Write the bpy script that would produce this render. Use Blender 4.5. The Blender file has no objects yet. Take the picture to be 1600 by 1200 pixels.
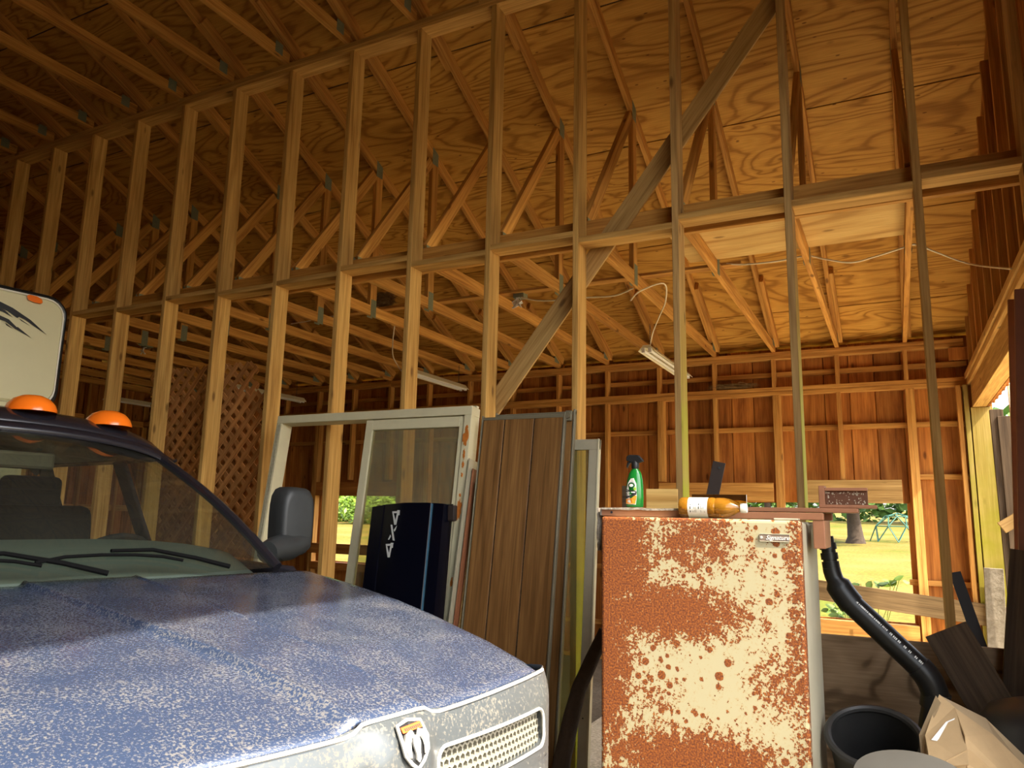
import bpy, bmesh, math, random
from math import sin, cos, tan, pi, radians, sqrt, atan2, exp
from mathutils import Vector, Matrix, Euler

random.seed(7)
scene = bpy.context.scene
COL = scene.collection

# ------------------------------------------------------------------ camera
FPX = 1172.43
YAW, PITCH, ROLL = -0.4720, 0.1730, 0.0209
CAM = Vector((8.3295, -4.0257, 1.5171))
def cam_axes():
    f = Vector((sin(YAW) * cos(PITCH), cos(YAW) * cos(PITCH), sin(PITCH)))
    r = Vector((cos(YAW), -sin(YAW), 0.0))
    u = r.cross(f)
    return r * cos(ROLL) + u * sin(ROLL), -r * sin(ROLL) + u * cos(ROLL), f
CR, CU, CF = cam_axes()
cam_data = bpy.data.cameras.new('camera')
cam_data.sensor_fit = 'HORIZONTAL'
cam_data.sensor_width = 36.0
cam_data.lens = FPX / 1600.0 * 36.0
cam_data.clip_start = 0.05
cam_data.clip_end = 500
cam = bpy.data.objects.new('camera', cam_data)
COL.objects.link(cam)
cam.matrix_world = Matrix(((CR.x, CU.x, -CF.x, CAM.x), (CR.y, CU.y, -CF.y, CAM.y),
                           (CR.z, CU.z, -CF.z, CAM.z), (0, 0, 0, 1)))
scene.camera = cam

def P(px, py, x=None, y=None, z=None):
    """world point where the photo pixel's ray meets the plane x=, y= or z="""
    w = CR * ((px - 800) / FPX) + CU * ((600 - py) / FPX) + CF
    if x is not None: t = (x - CAM.x) / w.x
    elif y is not None: t = (y - CAM.y) / w.y
    else: t = (z - CAM.z) / w.z
    return CAM + w * t

# ------------------------------------------------------------------ world, sun, exposure
world = bpy.data.worlds.new('world')
scene.world = world
world.use_nodes = True
wn = world.node_tree
wn.nodes.clear()
w_out = wn.nodes.new('ShaderNodeOutputWorld')
w_bg = wn.nodes.new('ShaderNodeBackground')
w_sky = wn.nodes.new('ShaderNodeTexSky')
w_sky.sky_type = 'NISHITA'
w_sky.sun_disc = False
w_sky.sun_elevation = radians(50)
w_sky.sun_rotation = radians(107)
w_sky.air_density = 1.2
w_sky.dust_density = 3.0
w_bg.inputs['Strength'].default_value = 0.38
w_hs = wn.nodes.new('ShaderNodeHueSaturation')       # hazy summer sky
w_hs.inputs['Saturation'].default_value = 0.45
wn.links.new(w_sky.outputs[0], w_hs.inputs['Color'])
wn.links.new(w_hs.outputs[0], w_bg.inputs[0])
wn.links.new(w_bg.outputs[0], w_out.inputs[0])

SUN_EL, SUN_AZ = radians(50), radians(16.7)      # azimuth from +X towards -Y
to_sun = Vector((cos(SUN_EL) * cos(SUN_AZ), -cos(SUN_EL) * sin(SUN_AZ), sin(SUN_EL)))
sun_data = bpy.data.lights.new('sun', 'SUN')
sun_data.energy = 6.0
sun_data.angle = radians(0.8)
sun_data.color = (1.0, 0.90, 0.74)
sun = bpy.data.objects.new('sun', sun_data)
COL.objects.link(sun)
sun.rotation_euler = to_sun.to_track_quat('Z', 'Y').to_euler()
sun.location = (20, -6, 20)

scene.view_settings.view_transform = 'Standard'
scene.view_settings.look = 'None'
scene.view_settings.gamma = 1.0
scene.view_settings.use_curve_mapping = False
scene.view_settings.exposure = 1.38
cy = scene.cycles
cy.use_denoising = True
cy.max_bounces = 10
cy.diffuse_bounces = 6
cy.glossy_bounces = 4
cy.transmission_bounces = 8
cy.transparent_max_bounces = 16
cy.sample_clamp_indirect = 6.0
cy.caustics_reflective = False
cy.caustics_refractive = False

# ------------------------------------------------------------------ materials
def new_mat(name):
    m = bpy.data.materials.new(name)
    m.use_nodes = True
    nt = m.node_tree
    b = nt.nodes['Principled BSDF']
    return m, nt, b
def N(nt, kind, **kw):
    n = nt.nodes.new(kind)
    for k, v in kw.items():
        if k.startswith('i_'):
            key = k[2:]
            key = int(key) if key.isdigit() else key.replace('_', ' ')
            n.inputs[key].default_value = v
        else:
            setattr(n, k, v)
    return n
def L(nt, a, b): nt.links.new(a, b)
def ramp(nt, src, stops, interp='LINEAR'):
    r = nt.nodes.new('ShaderNodeValToRGB')
    r.color_ramp.interpolation = interp
    el = r.color_ramp.elements
    while len(el) < len(stops): el.new(0.5)
    for e, (p, c) in zip(el, stops):
        e.position = p
        e.color = (c[0], c[1], c[2], 1) if len(c) == 3 else c
    L(nt, src, r.inputs[0])
    return r
def math_n(nt, op, a, b=None, c=None, clamp=False):
    n = nt.nodes.new('ShaderNodeMath'); n.operation = op; n.use_clamp = clamp
    for i, v in enumerate((a, b, c)):
        if v is None: continue
        if isinstance(v, (int, float)): n.inputs[i].default_value = v
        else: L(nt, v, n.inputs[i])
    return n.outputs[0]
def mix_c(nt, fac, a, b, mode='MIX'):
    n = nt.nodes.new('ShaderNodeMix'); n.data_type = 'RGBA'; n.blend_type = mode
    for k, v in ((0, fac), (6, a), (7, b)):
        if isinstance(v, (int, float)): n.inputs[k].default_value = v
        elif isinstance(v, tuple): n.inputs[k].default_value = (v[0], v[1], v[2], 1)
        else: L(nt, v, n.inputs[k])
    return n.outputs[2]
def vec_coords(nt, scale, rnd=True, source='Object'):
    tc = N(nt, 'ShaderNodeTexCoord')
    out = tc.outputs[source]
    if rnd:
        oi = N(nt, 'ShaderNodeObjectInfo')
        cmb = N(nt, 'ShaderNodeCombineXYZ')
        a = math_n(nt, 'MULTIPLY', oi.outputs['Random'], 37.0)
        b = math_n(nt, 'MULTIPLY', oi.outputs['Random'], 91.0)
        L(nt, a, cmb.inputs[0]); L(nt, b, cmb.inputs[1]); L(nt, a, cmb.inputs[2])
        ad = N(nt, 'ShaderNodeVectorMath', operation='ADD')
        L(nt, out, ad.inputs[0]); L(nt, cmb.outputs[0], ad.inputs[1])
        out = ad.outputs[0]
    mp = N(nt, 'ShaderNodeVectorMath', operation='MULTIPLY')
    L(nt, out, mp.inputs[0]); mp.inputs[1].default_value = scale
    return mp.outputs[0], out

def lumber(name, dark, mid, light, knots=True, rough=0.75, var=0.25, moss=None, grain=26):
    """sawn softwood: the grain runs along the piece's own X axis"""
    m, nt, b = new_mat(name)
    v, base = vec_coords(nt, (1.3, grain, grain))
    n1 = N(nt, 'ShaderNodeTexNoise', i_Scale=1.0, i_Detail=4.0, i_Roughness=0.6, i_Distortion=0.6)
    L(nt, v, n1.inputs['Vector'])
    r = ramp(nt, n1.outputs[0], [(0.25, dark), (0.48, mid), (0.72, light)])
    col = r.outputs[0]
    v2 = N(nt, 'ShaderNodeVectorMath', operation='MULTIPLY'); L(nt, base, v2.inputs[0]); v2.inputs[1].default_value = (3, 90, 90)
    n2 = N(nt, 'ShaderNodeTexNoise', i_Scale=1.0, i_Detail=2.0); L(nt, v2.outputs[0], n2.inputs['Vector'])
    fine = ramp(nt, n2.outputs[0], [(0.35, (0.72, 0.68, 0.62)), (0.6, (1, 1, 1))])
    col = mix_c(nt, 0.8, col, fine.outputs[0], 'MULTIPLY')
    if knots:
        v3 = N(nt, 'ShaderNodeVectorMath', operation='MULTIPLY'); L(nt, base, v3.inputs[0]); v3.inputs[1].default_value = (2.6, 7, 7)
        vo = N(nt, 'ShaderNodeTexVoronoi', i_Scale=1.0); L(nt, v3.outputs[0], vo.inputs['Vector'])
        k = ramp(nt, vo.outputs['Distance'], [(0.06, (1, 1, 1)), (0.13, (0, 0, 0))])
        col = mix_c(nt, math_n(nt, 'MULTIPLY', k.outputs[0], 0.75), col, (dark[0] * .35, dark[1] * .3, dark[2] * .3))
    oi = N(nt, 'ShaderNodeObjectInfo')
    hs = N(nt, 'ShaderNodeHueSaturation')
    val = math_n(nt, 'MULTIPLY_ADD', oi.outputs['Random'], var, 1 - var * 0.5)
    L(nt, val, hs.inputs['Value']); L(nt, col, hs.inputs['Color'])
    col = hs.outputs[0]
    if moss:
        tc = N(nt, 'ShaderNodeNewGeometry')
        sp = N(nt, 'ShaderNodeSeparateXYZ'); L(nt, tc.outputs['Position'], sp.inputs[0])
        nz = N(nt, 'ShaderNodeTexNoise', i_Scale=5.0, i_Detail=3.0)
        L(nt, tc.outputs['Position'], nz.inputs['Vector'])
        hgt = N(nt, 'ShaderNodeMapRange', interpolation_type='SMOOTHSTEP'); hgt.inputs['From Min'].default_value = moss[1]; hgt.inputs['From Max'].default_value = moss[0]
        L(nt, sp.outputs[2], hgt.inputs['Value'])
        f = math_n(nt, 'MULTIPLY', hgt.outputs[0], math_n(nt, 'MULTIPLY_ADD', nz.outputs[0], 1.2, 0.15, clamp=True))
        if moss[3]:
            sn = N(nt, 'ShaderNodeSeparateXYZ'); L(nt, tc.outputs['True Normal'], sn.inputs[0])
            f = math_n(nt, 'MULTIPLY', f, math_n(nt, 'GREATER_THAN', sn.outputs[0], 0.5))
        col = mix_c(nt, f, col, moss[2])
    L(nt, col, b.inputs['Base Color'])
    b.inputs['Roughness'].default_value = rough
    b.inputs['Specular IOR Level'].default_value = 0.25
    bp = N(nt, 'ShaderNodeBump', i_Strength=0.25, i_Distance=0.004)
    L(nt, n2.outputs[0], bp.inputs['Height']); L(nt, bp.outputs[0], b.inputs['Normal'])
    return m

def plywood(name, dark, mid, light, freq=7.0, stretch=(0.55, 2.6, 2.6), knots=True, specks=False):
    """rotary-cut veneer: contour-like cathedral grain along the sheet's X axis"""
    m, nt, b = new_mat(name)
    v, base = vec_coords(nt, stretch)
    n1 = N(nt, 'ShaderNodeTexNoise', i_Scale=1.0, i_Detail=3.0, i_Roughness=0.45, i_Distortion=0.9)
    L(nt, v, n1.inputs['Vector'])
    s = math_n(nt, 'SINE', math_n(nt, 'MULTIPLY', n1.outputs[0], freq * 2 * pi))
    s = math_n(nt, 'MULTIPLY_ADD', s, 0.5, 0.5)
    r = ramp(nt, s, [(0.0, dark), (0.24, mid), (1.0, light)])
    n2 = N(nt, 'ShaderNodeTexNoise', i_Scale=1.0, i_Detail=2.0)
    v2 = N(nt, 'ShaderNodeVectorMath', operation='MULTIPLY'); L(nt, base, v2.inputs[0]); v2.inputs[1].default_value = (6, 110, 110)
    L(nt, v2.outputs[0], n2.inputs['Vector'])
    fine = ramp(nt, n2.outputs[0], [(0.3, (0.75, 0.72, 0.66)), (0.65, (1, 1, 1))])
    col = mix_c(nt, 0.8, r.outputs[0], fine.outputs[0], 'MULTIPLY')
    vo = N(nt, 'ShaderNodeTexVoronoi', i_Scale=1.0)
    v3 = N(nt, 'ShaderNodeVectorMath', operation='MULTIPLY'); L(nt, base, v3.inputs[0]); v3.inputs[1].default_value = (2.2, 4.5, 4.5)
    L(nt, v3.outputs[0], vo.inputs['Vector'])
    k = ramp(nt, vo.outputs['Distance'], [(0.05, (1, 1, 1)), (0.1, (0, 0, 0))])
    col = mix_c(nt, math_n(nt, 'MULTIPLY', k.outputs[0], 0.7 if knots else 0.0), col, (dark[0] * .4, dark[1] * .35, dark[2] * .3))
    if specks:
        vs_ = N(nt, 'ShaderNodeTexVoronoi', i_Scale=1.0)
        v4 = N(nt, 'ShaderNodeVectorMath', operation='MULTIPLY'); L(nt, base, v4.inputs[0]); v4.inputs[1].default_value = (5.0, 15.0, 15.0)
        L(nt, v4.outputs[0], vs_.inputs['Vector'])
        k2 = ramp(nt, vs_.outputs['Distance'], [(0.055, (1, 1, 1)), (0.09, (0, 0, 0))])
        col = mix_c(nt, math_n(nt, 'MULTIPLY', k2.outputs[0], 0.8), col, (0.10, 0.03, 0.005))
    oi = N(nt, 'ShaderNodeObjectInfo')
    hs = N(nt, 'ShaderNodeHueSaturation')
    L(nt, math_n(nt, 'MULTIPLY_ADD', oi.outputs['Random'], 0.22, 0.9), hs.inputs['Value']); L(nt, col, hs.inputs['Color'])
    L(nt, hs.outputs[0], b.inputs['Base Color'])
    b.inputs['Roughness'].default_value = 0.7
    b.inputs['Specular IOR Level'].default_value = 0.25
    return m

def flat(name, color, rough=0.6, metal=0.0, noise=0.0, scale=8.0, dark=None, spec=0.4, bump=0.0):
    m, nt, b = new_mat(name)
    b.inputs['Roughness'].default_value = rough
    b.inputs['Metallic'].default_value = metal
    b.inputs['Specular IOR Level'].default_value = spec
    b.inputs['Base Color'].default_value = (*color, 1)
    if noise > 0:
        v, base = vec_coords(nt, (scale, scale, scale))
        n = N(nt, 'ShaderNodeTexNoise', i_Scale=1.0, i_Detail=5.0, i_Roughness=0.65)
        L(nt, v, n.inputs['Vector'])
        d = dark or tuple(c * 0.45 for c in color)
        r = ramp(nt, n.outputs[0], [(0.5 - 0.25, d), (0.5 + 0.2, color)])
        c = mix_c(nt, noise, color, r.outputs[0])
        L(nt, c, b.inputs['Base Color'])
        if bump:
            bp = N(nt, 'ShaderNodeBump', i_Strength=bump, i_Distance=0.01)
            L(nt, n.outputs[0], bp.inputs['Height']); L(nt, bp.outputs[0], b.inputs['Normal'])
    return m

def dusty(name, paint, dust, rough, metal, amount, scale, coat=0.0):
    """glossy paint or chrome under dust spots"""
    m, nt, b = new_mat(name)
    v, base = vec_coords(nt, (scale, scale, scale), rnd=False)
    n = N(nt, 'ShaderNodeTexNoise', i_Scale=1.0, i_Detail=3.0, i_Roughness=0.7); L(nt, v, n.inputs['Vector'])
    big = N(nt, 'ShaderNodeTexNoise', i_Scale=5.0, i_Detail=2.0); L(nt, base, big.inputs['Vector'])
    a = math_n(nt, 'ADD', n.outputs[0], math_n(nt, 'MULTIPLY', big.outputs[0], 0.25))
    f = ramp(nt, a, [(0.655, (0, 0, 0)), (0.74, (1, 1, 1))])
    film = math_n(nt, 'MULTIPLY_ADD', f.outputs[0], amount, 0.06, clamp=True)
    L(nt, mix_c(nt, film, paint, dust), b.inputs['Base Color'])
    L(nt, math_n(nt, 'MULTIPLY_ADD', film, 0.55, rough, clamp=True), b.inputs['Roughness'])
    b.inputs['Metallic'].default_value = 0
    L(nt, math_n(nt, 'MULTIPLY', math_n(nt, 'SUBTRACT', 1.0, film), metal), b.inputs['Metallic'])
    b.inputs['Coat Weight'].default_value = coat
    b.inputs['Coat Roughness'].default_value = 0.12
    return m

def glassy(name, tint, dirt, dirt_amount, rough=0.02, ior=1.45):
    """thin pane: see-through with fresnel reflection and a dirt film"""
    m = bpy.data.materials.new(name); m.use_nodes = True
    nt = m.node_tree; nt.nodes.clear()
    out = N(nt, 'ShaderNodeOutputMaterial')
    tr = N(nt, 'ShaderNodeBsdfTransparent'); tr.inputs[0].default_value = (*tint, 1)
    gl = N(nt, 'ShaderNodeBsdfGlossy'); gl.inputs['Roughness'].default_value = rough
    df = N(nt, 'ShaderNodeBsdfDiffuse'); df.inputs[0].default_value = (*dirt, 1)
    fr = N(nt, 'ShaderNodeFresnel', i_IOR=ior)
    mx = N(nt, 'ShaderNodeMixShader'); L(nt, fr.outputs[0], mx.inputs[0]); L(nt, tr.outputs[0], mx.inputs[1]); L(nt, gl.outputs[0], mx.inputs[2])
    v, base = vec_coords(nt, (6, 6, 6))
    n = N(nt, 'ShaderNodeTexNoise', i_Scale=1.0, i_Detail=5.0); L(nt, v, n.inputs['Vector'])
    f = math_n(nt, 'MULTIPLY', ramp(nt, n.outputs[0], [(0.3, (.6, .6, .6)), (0.7, (1, 1, 1))]).outputs[0], dirt_amount)
    m2 = N(nt, 'ShaderNodeMixShader'); L(nt, f, m2.inputs[0]); L(nt, mx.outputs[0], m2.inputs[1]); L(nt, df.outputs[0], m2.inputs[2])
    L(nt, m2.outputs[0], out.inputs[0])
    return m

def rusty_enamel(name):
    """cream enamel door eaten by rust, in the door's own metres (x across, z up)"""
    m, nt, b = new_mat(name)
    tc = N(nt, 'ShaderNodeTexCoord')
    pos = tc.outputs['Object']
    def px(x, y): return ((x - 943) / 431.0, 0.0, 1.50 - (y - 808) / 431.0)
    field = None
    blobs = [((940, 880), (110, 150), .40), ((1095, 868), (90, 75), .22), ((1040, 980), (180, 58), .30),
             ((930, 1040), (85, 260), .34), ((1090, 1195), (190, 60), .30), ((1264, 950), (36, 420), .22),
             ((1110, 803), (260, 26), .20), ((1222, 1070), (60, 75), .17), ((1010, 1110), (90, 60), .12), ((1175, 895), (70, 45), .09),
             ((1210, 960), (60, 60), .07), ((980, 1330), (200, 90), .3), ((1180, 1420), (160, 120), .2)]
    for c, r, w in blobs:
        cx, _, cz = px(*c)
        sub = N(nt, 'ShaderNodeVectorMath', operation='SUBTRACT'); L(nt, pos, sub.inputs[0]); sub.inputs[1].default_value = (cx, 0, cz)
        mul = N(nt, 'ShaderNodeVectorMath', operation='MULTIPLY'); L(nt, sub.outputs[0], mul.inputs[0]); mul.inputs[1].default_value = (431.0 / r[0], 0, 431.0 / r[1])
        ln = N(nt, 'ShaderNodeVectorMath', operation='LENGTH'); L(nt, mul.outputs[0], ln.inputs[0])
        mr = N(nt, 'ShaderNodeMapRange', interpolation_type='SMOOTHSTEP')
        mr.inputs['From Min'].default_value = 1.35; mr.inputs['From Max'].default_value = 0.1
        mr.inputs['To Min'].default_value = 0.0; mr.inputs['To Max'].default_value = w
        L(nt, ln.outputs['Value'], mr.inputs['Value'])
        field = mr.outputs[0] if field is None else math_n(nt, 'MAXIMUM', field, mr.outputs[0])
    n1 = N(nt, 'ShaderNodeTexNoise', i_Scale=95.0, i_Detail=2.5, i_Roughness=0.6); L(nt, pos, n1.inputs['Vector'])
    n2 = N(nt, 'ShaderNodeTexNoise', i_Scale=24.0, i_Detail=3.0, i_Roughness=0.6); L(nt, pos, n2.inputs['Vector'])
    a = math_n(nt, 'ADD', math_n(nt, 'MULTIPLY', n1.outputs[0], 0.62), math_n(nt, 'MULTIPLY', n2.outputs[0], 0.62))
    vo = N(nt, 'ShaderNodeTexVoronoi', i_Scale=34.0); L(nt, pos, vo.inputs['Vector'])
    big = N(nt, 'ShaderNodeTexNoise', i_Scale=6.0, i_Detail=1.0); L(nt, pos, big.inputs['Vector'])
    sz = N(nt, 'ShaderNodeSeparateColor'); L(nt, vo.outputs['Color'], sz.inputs[0])
    rad = math_n(nt, 'MULTIPLY', math_n(nt, 'POWER', sz.outputs[0], 1.8), math_n(nt, 'MULTIPLY', big.outputs[0], 0.95))
    spot = math_n(nt, 'SUBTRACT', rad, math_n(nt, 'ADD', vo.outputs['Distance'], math_n(nt, 'MULTIPLY_ADD', n1.outputs[0], 0.35, -0.17)))
    a = math_n(nt, 'ADD', a, field)
    a = math_n(nt, 'MAXIMUM', a, math_n(nt, 'MULTIPLY_ADD', spot, 1.2, 0.755))
    mask = ramp(nt, math_n(nt, 'SUBTRACT', a, 0.3), [(0.445, (0, 0, 0)), (0.468, (1, 1, 1))])
    halo = ramp(nt, math_n(nt, 'SUBTRACT', a, 0.3), [(0.37, (0, 0, 0)), (0.47, (1, 1, 1))])
    n3 = N(nt, 'ShaderNodeTexNoise', i_Scale=160.0, i_Detail=4.0); L(nt, pos, n3.inputs['Vector'])
    rust = ramp(nt, n3.outputs[0], [(0.3, (0.055, 0.011, 0.0015)), (0.5, (0.165, 0.039, 0.0025)), (0.72, (0.34, 0.100, 0.005))])
    cream = mix_c(nt, math_n(nt, 'MULTIPLY', halo.outputs[0], 0.45), (0.38, 0.335, 0.20), (0.36, 0.215, 0.06))
    L(nt, mix_c(nt, mask.outputs[0], cream, rust.outputs[0]), b.inputs['Base Color'])
    L(nt, math_n(nt, 'MULTIPLY_ADD', mask.outputs[0], 0.5, 0.35), b.inputs['Roughness'])
    bp = N(nt, 'ShaderNodeBump', i_Strength=0.35, i_Distance=0.002)
    L(nt, math_n(nt, 'MULTIPLY', n3.outputs[0], mask.outputs[0]), bp.inputs['Height']); L(nt, bp.outputs[0], b.inputs['Normal'])
    return m

M = {}
M['stud'] = lumber('stud_lumber', (0.34, 0.175, 0.045), (0.55, 0.31, 0.085), (0.70, 0.43, 0.135))
M['stud_moss'] = lumber('mossy_stud_lumber', (0.30, 0.17, 0.06), (0.48, 0.29, 0.105), (0.60, 0.39, 0.15), moss=(1.6, 3.0, (0.36, 0.38, 0.02), True))
M['stud_low_moss'] = lumber('low_mossy_stud_lumber', (0.34, 0.175, 0.045), (0.55, 0.31, 0.085), (0.70, 0.43, 0.135), moss=(0.8, 1.7, (0.36, 0.38, 0.02), True))
M['post_moss'] = lumber('mossy_post_lumber', (0.23, 0.14, 0.04), (0.38, 0.25, 0.075), (0.48, 0.34, 0.12), moss=(1.5, 3.3, (0.24, 0.21, 0.014), False))
M['weathered'] = lumber('weathered_wood', (0.25, 0.14, 0.045), (0.41, 0.245, 0.082), (0.52, 0.33, 0.12))
M['truss'] = lumber('truss_lumber', (0.30, 0.115, 0.022), (0.53, 0.250, 0.052), (0.68, 0.36, 0.085))
M['siding'] = lumber('cedar_siding', (0.21, 0.066, 0.011), (0.42, 0.150, 0.028), (0.58, 0.240, 0.050), var=0.45, grain=11)
M['farframe'] = lumber('far_wall_lumber', (0.33, 0.13, 0.026), (0.57, 0.27, 0.062), (0.72, 0.385, 0.10))
M['ply'] = plywood('roof_plywood', (0.35, 0.155, 0.020), (0.52, 0.255, 0.042), (0.60, 0.315, 0.058), freq=15.0, stretch=(0.5, 2.2, 2.2), specks=True)
M['ply_pale'] = plywood('pale_plywood', (0.46, 0.25, 0.065), (0.60, 0.36, 0.11), (0.68, 0.44, 0.15), freq=4.0)
M['ply_dark'] = plywood('dark_plywood', (0.12, 0.075, 0.036), (0.25, 0.165, 0.09), (0.33, 0.225, 0.13), freq=9.0, stretch=(1.2, 3.0, 3.0))
M['rail'] = lumber('brown_rail_wood', (0.09, 0.055, 0.022), (0.16, 0.10, 0.042), (0.22, 0.145, 0.065))
M['dark_plank'] = lumber('dark_stained_plank', (0.035, 0.022, 0.012), (0.075, 0.048, 0.026), (0.12, 0.08, 0.045), knots=False)
M['lattice'] = lumber('lattice_cedar', (0.28, 0.12, 0.034), (0.48, 0.215, 0.065), (0.62, 0.31, 0.10), knots=False, var=0.4)
M['panel'] = lumber('wood_grain_panel', (0.11, 0.050, 0.014), (0.20, 0.098, 0.030), (0.30, 0.155, 0.050), knots=False, var=0.1, rough=0.45)
M['brown_paint'] = flat('brown_paint', (0.27, 0.10, 0.045), 0.55, noise=0.35, scale=14)
M['salmon_paint'] = flat('salmon_brown_paint', (0.36, 0.155, 0.075), 0.5, noise=0.35, scale=10)
M['galv'] = flat('galvanised_plate', (0.20, 0.20, 0.11), 0.6, 0.1, noise=0.8, scale=60, dark=(0.12, 0.14, 0.10))
M['alu'] = flat('aluminium', (0.52, 0.47, 0.33), 0.45, 0.3, noise=0.3, scale=9)
M['alu_cream'] = flat('cream_aluminium', (0.64, 0.58, 0.37), 0.5, 0.05, noise=0.3, scale=9, dark=(0.42, 0.38, 0.26))
M['alu_dull'] = flat('dull_aluminium', (0.23, 0.20, 0.13), 0.45, 0.3, noise=0.3, scale=9)
M['rust_stain'] = flat('rust_stain', (0.55, 0.17, 0.02), 0.9, noise=0.6, scale=30)
M['pane_dirty'] = glassy('dusty_pane', (0.86, 0.84, 0.68), (0.46, 0.40, 0.22), 0.32)
M['pane_green'] = glassy('greenish_pane', (0.78, 0.80, 0.50), (0.42, 0.40, 0.18), 0.26)
M['windshield'] = glassy('windshield_glass', (0.70, 0.74, 0.66), (0.25, 0.25, 0.20), 0.05)
M['paint_hood'] = dusty('dusty_navy_paint', (0.020, 0.037, 0.082), (0.17, 0.153, 0.125), 0.22, 0.1, 0.66, 175, coat=0.4)
M['paint_cab'] = dusty('dark_navy_paint', (0.007, 0.007, 0.012), (0.09, 0.075, 0.06), 0.2, 0.05, 0.03, 40, coat=0.45)
M['chrome_dusty'] = dusty('dusty_chrome', (0.075, 0.085, 0.09), (0.15, 0.132, 0.10), 0.28, 0.3, 0.65, 110)
M['mesh'] = flat('cream_chrome_mesh', (0.28, 0.26, 0.20), 0.35, 0.1)
M['bright'] = flat('bright_moulding', (0.50, 0.49, 0.45), 0.28, 0.2)
M['chrome'] = flat('chrome', (0.80, 0.78, 0.70), 0.16, 1.0)
M['navy'] = flat('black_navy_paint', (0.0018, 0.0022, 0.006), 0.22, 0.0, spec=0.22)
M['blue_stripe'] = flat('pale_blue_stripe', (0.05, 0.13, 0.20), 0.3)
M['silver_decal'] = flat('silver_decal', (0.42, 0.42, 0.40), 0.5)
M['black'] = flat('black_plastic', (0.010, 0.010, 0.010), 0.5, noise=0.4, scale=18, dark=(0.004, 0.004, 0.004))
M['abs'] = flat('black_pipe_plastic', (0.014, 0.014, 0.013), 0.38, noise=0.5, scale=14, dark=(0.006, 0.006, 0.006))
M['tub'] = flat('black_tub_plastic', (0.030, 0.029, 0.027), 0.4, noise=0.5, scale=8, dark=(0.008, 0.008, 0.008))
M['grey_lid'] = flat('grey_lid_plastic', (0.045, 0.043, 0.038), 0.6, noise=0.4, scale=6)
M['mirror_plastic'] = flat('grey_black_plastic', (0.026, 0.028, 0.028), 0.5, noise=0.5, scale=12)
M['dash'] = flat('grey_green_dash', (0.095, 0.12, 0.105), 0.7)
M['seat'] = flat('dark_grey_fabric', (0.018, 0.018, 0.018), 0.9)
M['tyre'] = flat('tyre_rubber', (0.02, 0.02, 0.02), 0.8)
M['headlight'] = flat('headlight_lens', (0.6, 0.62, 0.6), 0.1, 0.2)
M['amber'] = flat('amber_lens', (0.85, 0.17, 0.010), 0.22, spec=0.6)
M['orange_paint'] = flat('orange_sticker', (0.75, 0.10, 0.02), 0.5)
M['camper'] = flat('cream_fibreglass', (0.66, 0.60, 0.36), 0.35, noise=0.12, scale=3)
M['wiper'] = flat('matt_black_rubber', (0.004, 0.004, 0.004), 0.9, spec=0.08)
M['black_trim'] = flat('black_rubber_trim', (0.008, 0.008, 0.008), 0.4)
M['white_trim'] = flat('white_trim', (0.75, 0.72, 0.62), 0.4)
M['enamel_side'] = flat('dull_cream_enamel', (0.50, 0.46, 0.33), 0.5, noise=0.5, scale=5, dark=(0.30, 0.26, 0.17))
M['rusty'] = rusty_enamel('rusty_cream_enamel')
M['badge'] = flat('badge_brown_metal', (0.32, 0.24, 0.18), 0.35, 0.5)
M['white'] = flat('white_plastic', (0.78, 0.76, 0.70), 0.4)
M['print'] = flat('dark_print', (0.03, 0.03, 0.035), 0.6)
M['print_white'] = flat('white_print', (0.75, 0.75, 0.70), 0.6)
M['green_bottle'] = flat('green_bottle_plastic', (0.010, 0.20, 0.025), 0.22, spec=0.6)
M['dark_green'] = flat('dark_green_print', (0.01, 0.10, 0.02), 0.4)
M['lime_print'] = flat('lime_print', (0.28, 0.50, 0.03), 0.4)
M['orange_print'] = flat('orange_print', (0.80, 0.30, 0.03), 0.4)
M['paper'] = flat('paper_label', (0.70, 0.72, 0.62), 0.7, noise=0.2, scale=20)
M['carpet'] = flat('grey_carpet', (0.36, 0.31, 0.24), 0.95, noise=0.9, scale=90, dark=(0.12, 0.10, 0.08), bump=0.6)
M['steel_dark'] = flat('dark_brown_steel', (0.045, 0.032, 0.026), 0.55, 0.3, noise=0.5, scale=20)
M['mirror'] = flat('mirror_glass', (0.75, 0.76, 0.72), 0.03, 1.0)
M['chip_paint'] = flat('chipped_brown_paint', (0.14, 0.052, 0.020), 0.6, noise=0.9, scale=40, dark=(0.09, 0.03, 0.012))
M['cardboard'] = flat('cardboard', (0.50, 0.34, 0.17), 0.85, noise=0.25, scale=12)
M['cardboard_in'] = flat('cardboard_inside', (0.40, 0.29, 0.16), 0.85, noise=0.25, scale=12)
M['fixture'] = flat('cream_enamel_fixture', (0.74, 0.68, 0.46), 0.4)
M['wire_white'] = flat('white_cable', (0.72, 0.62, 0.42), 0.5)
M['wire_dark'] = flat('dark_chain', (0.05, 0.04, 0.03), 0.5)
M['nest'] = flat('dry_nest', (0.30, 0.18, 0.07), 0.95, noise=0.8, scale=40)
M['bark'] = flat('tree_bark', (0.055, 0.036, 0.022), 0.95, noise=0.8, scale=12, bump=0.8)
M['log'] = flat('dark_bark', (0.055, 0.033, 0.018), 0.95, noise=0.8, scale=25, bump=0.8)
M['leaf'] = flat('green_leaf', (0.13, 0.22, 0.015), 0.55, noise=0.5, scale=4)
M['leaf_far'] = flat('tree_foliage', (0.10, 0.20, 0.03), 0.7, noise=0.7, scale=1.5)
M['teal'] = flat('teal_painted_tube', (0.03, 0.11, 0.08), 0.6)
M['roofing'] = flat('asphalt_roofing', (0.05, 0.05, 0.05), 0.9)
M['grey_old'] = flat('old_grey_wood', (0.26, 0.22, 0.16), 0.9, noise=0.8, scale=22, dark=(0.10, 0.075, 0.045), bump=0.6)
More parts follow.
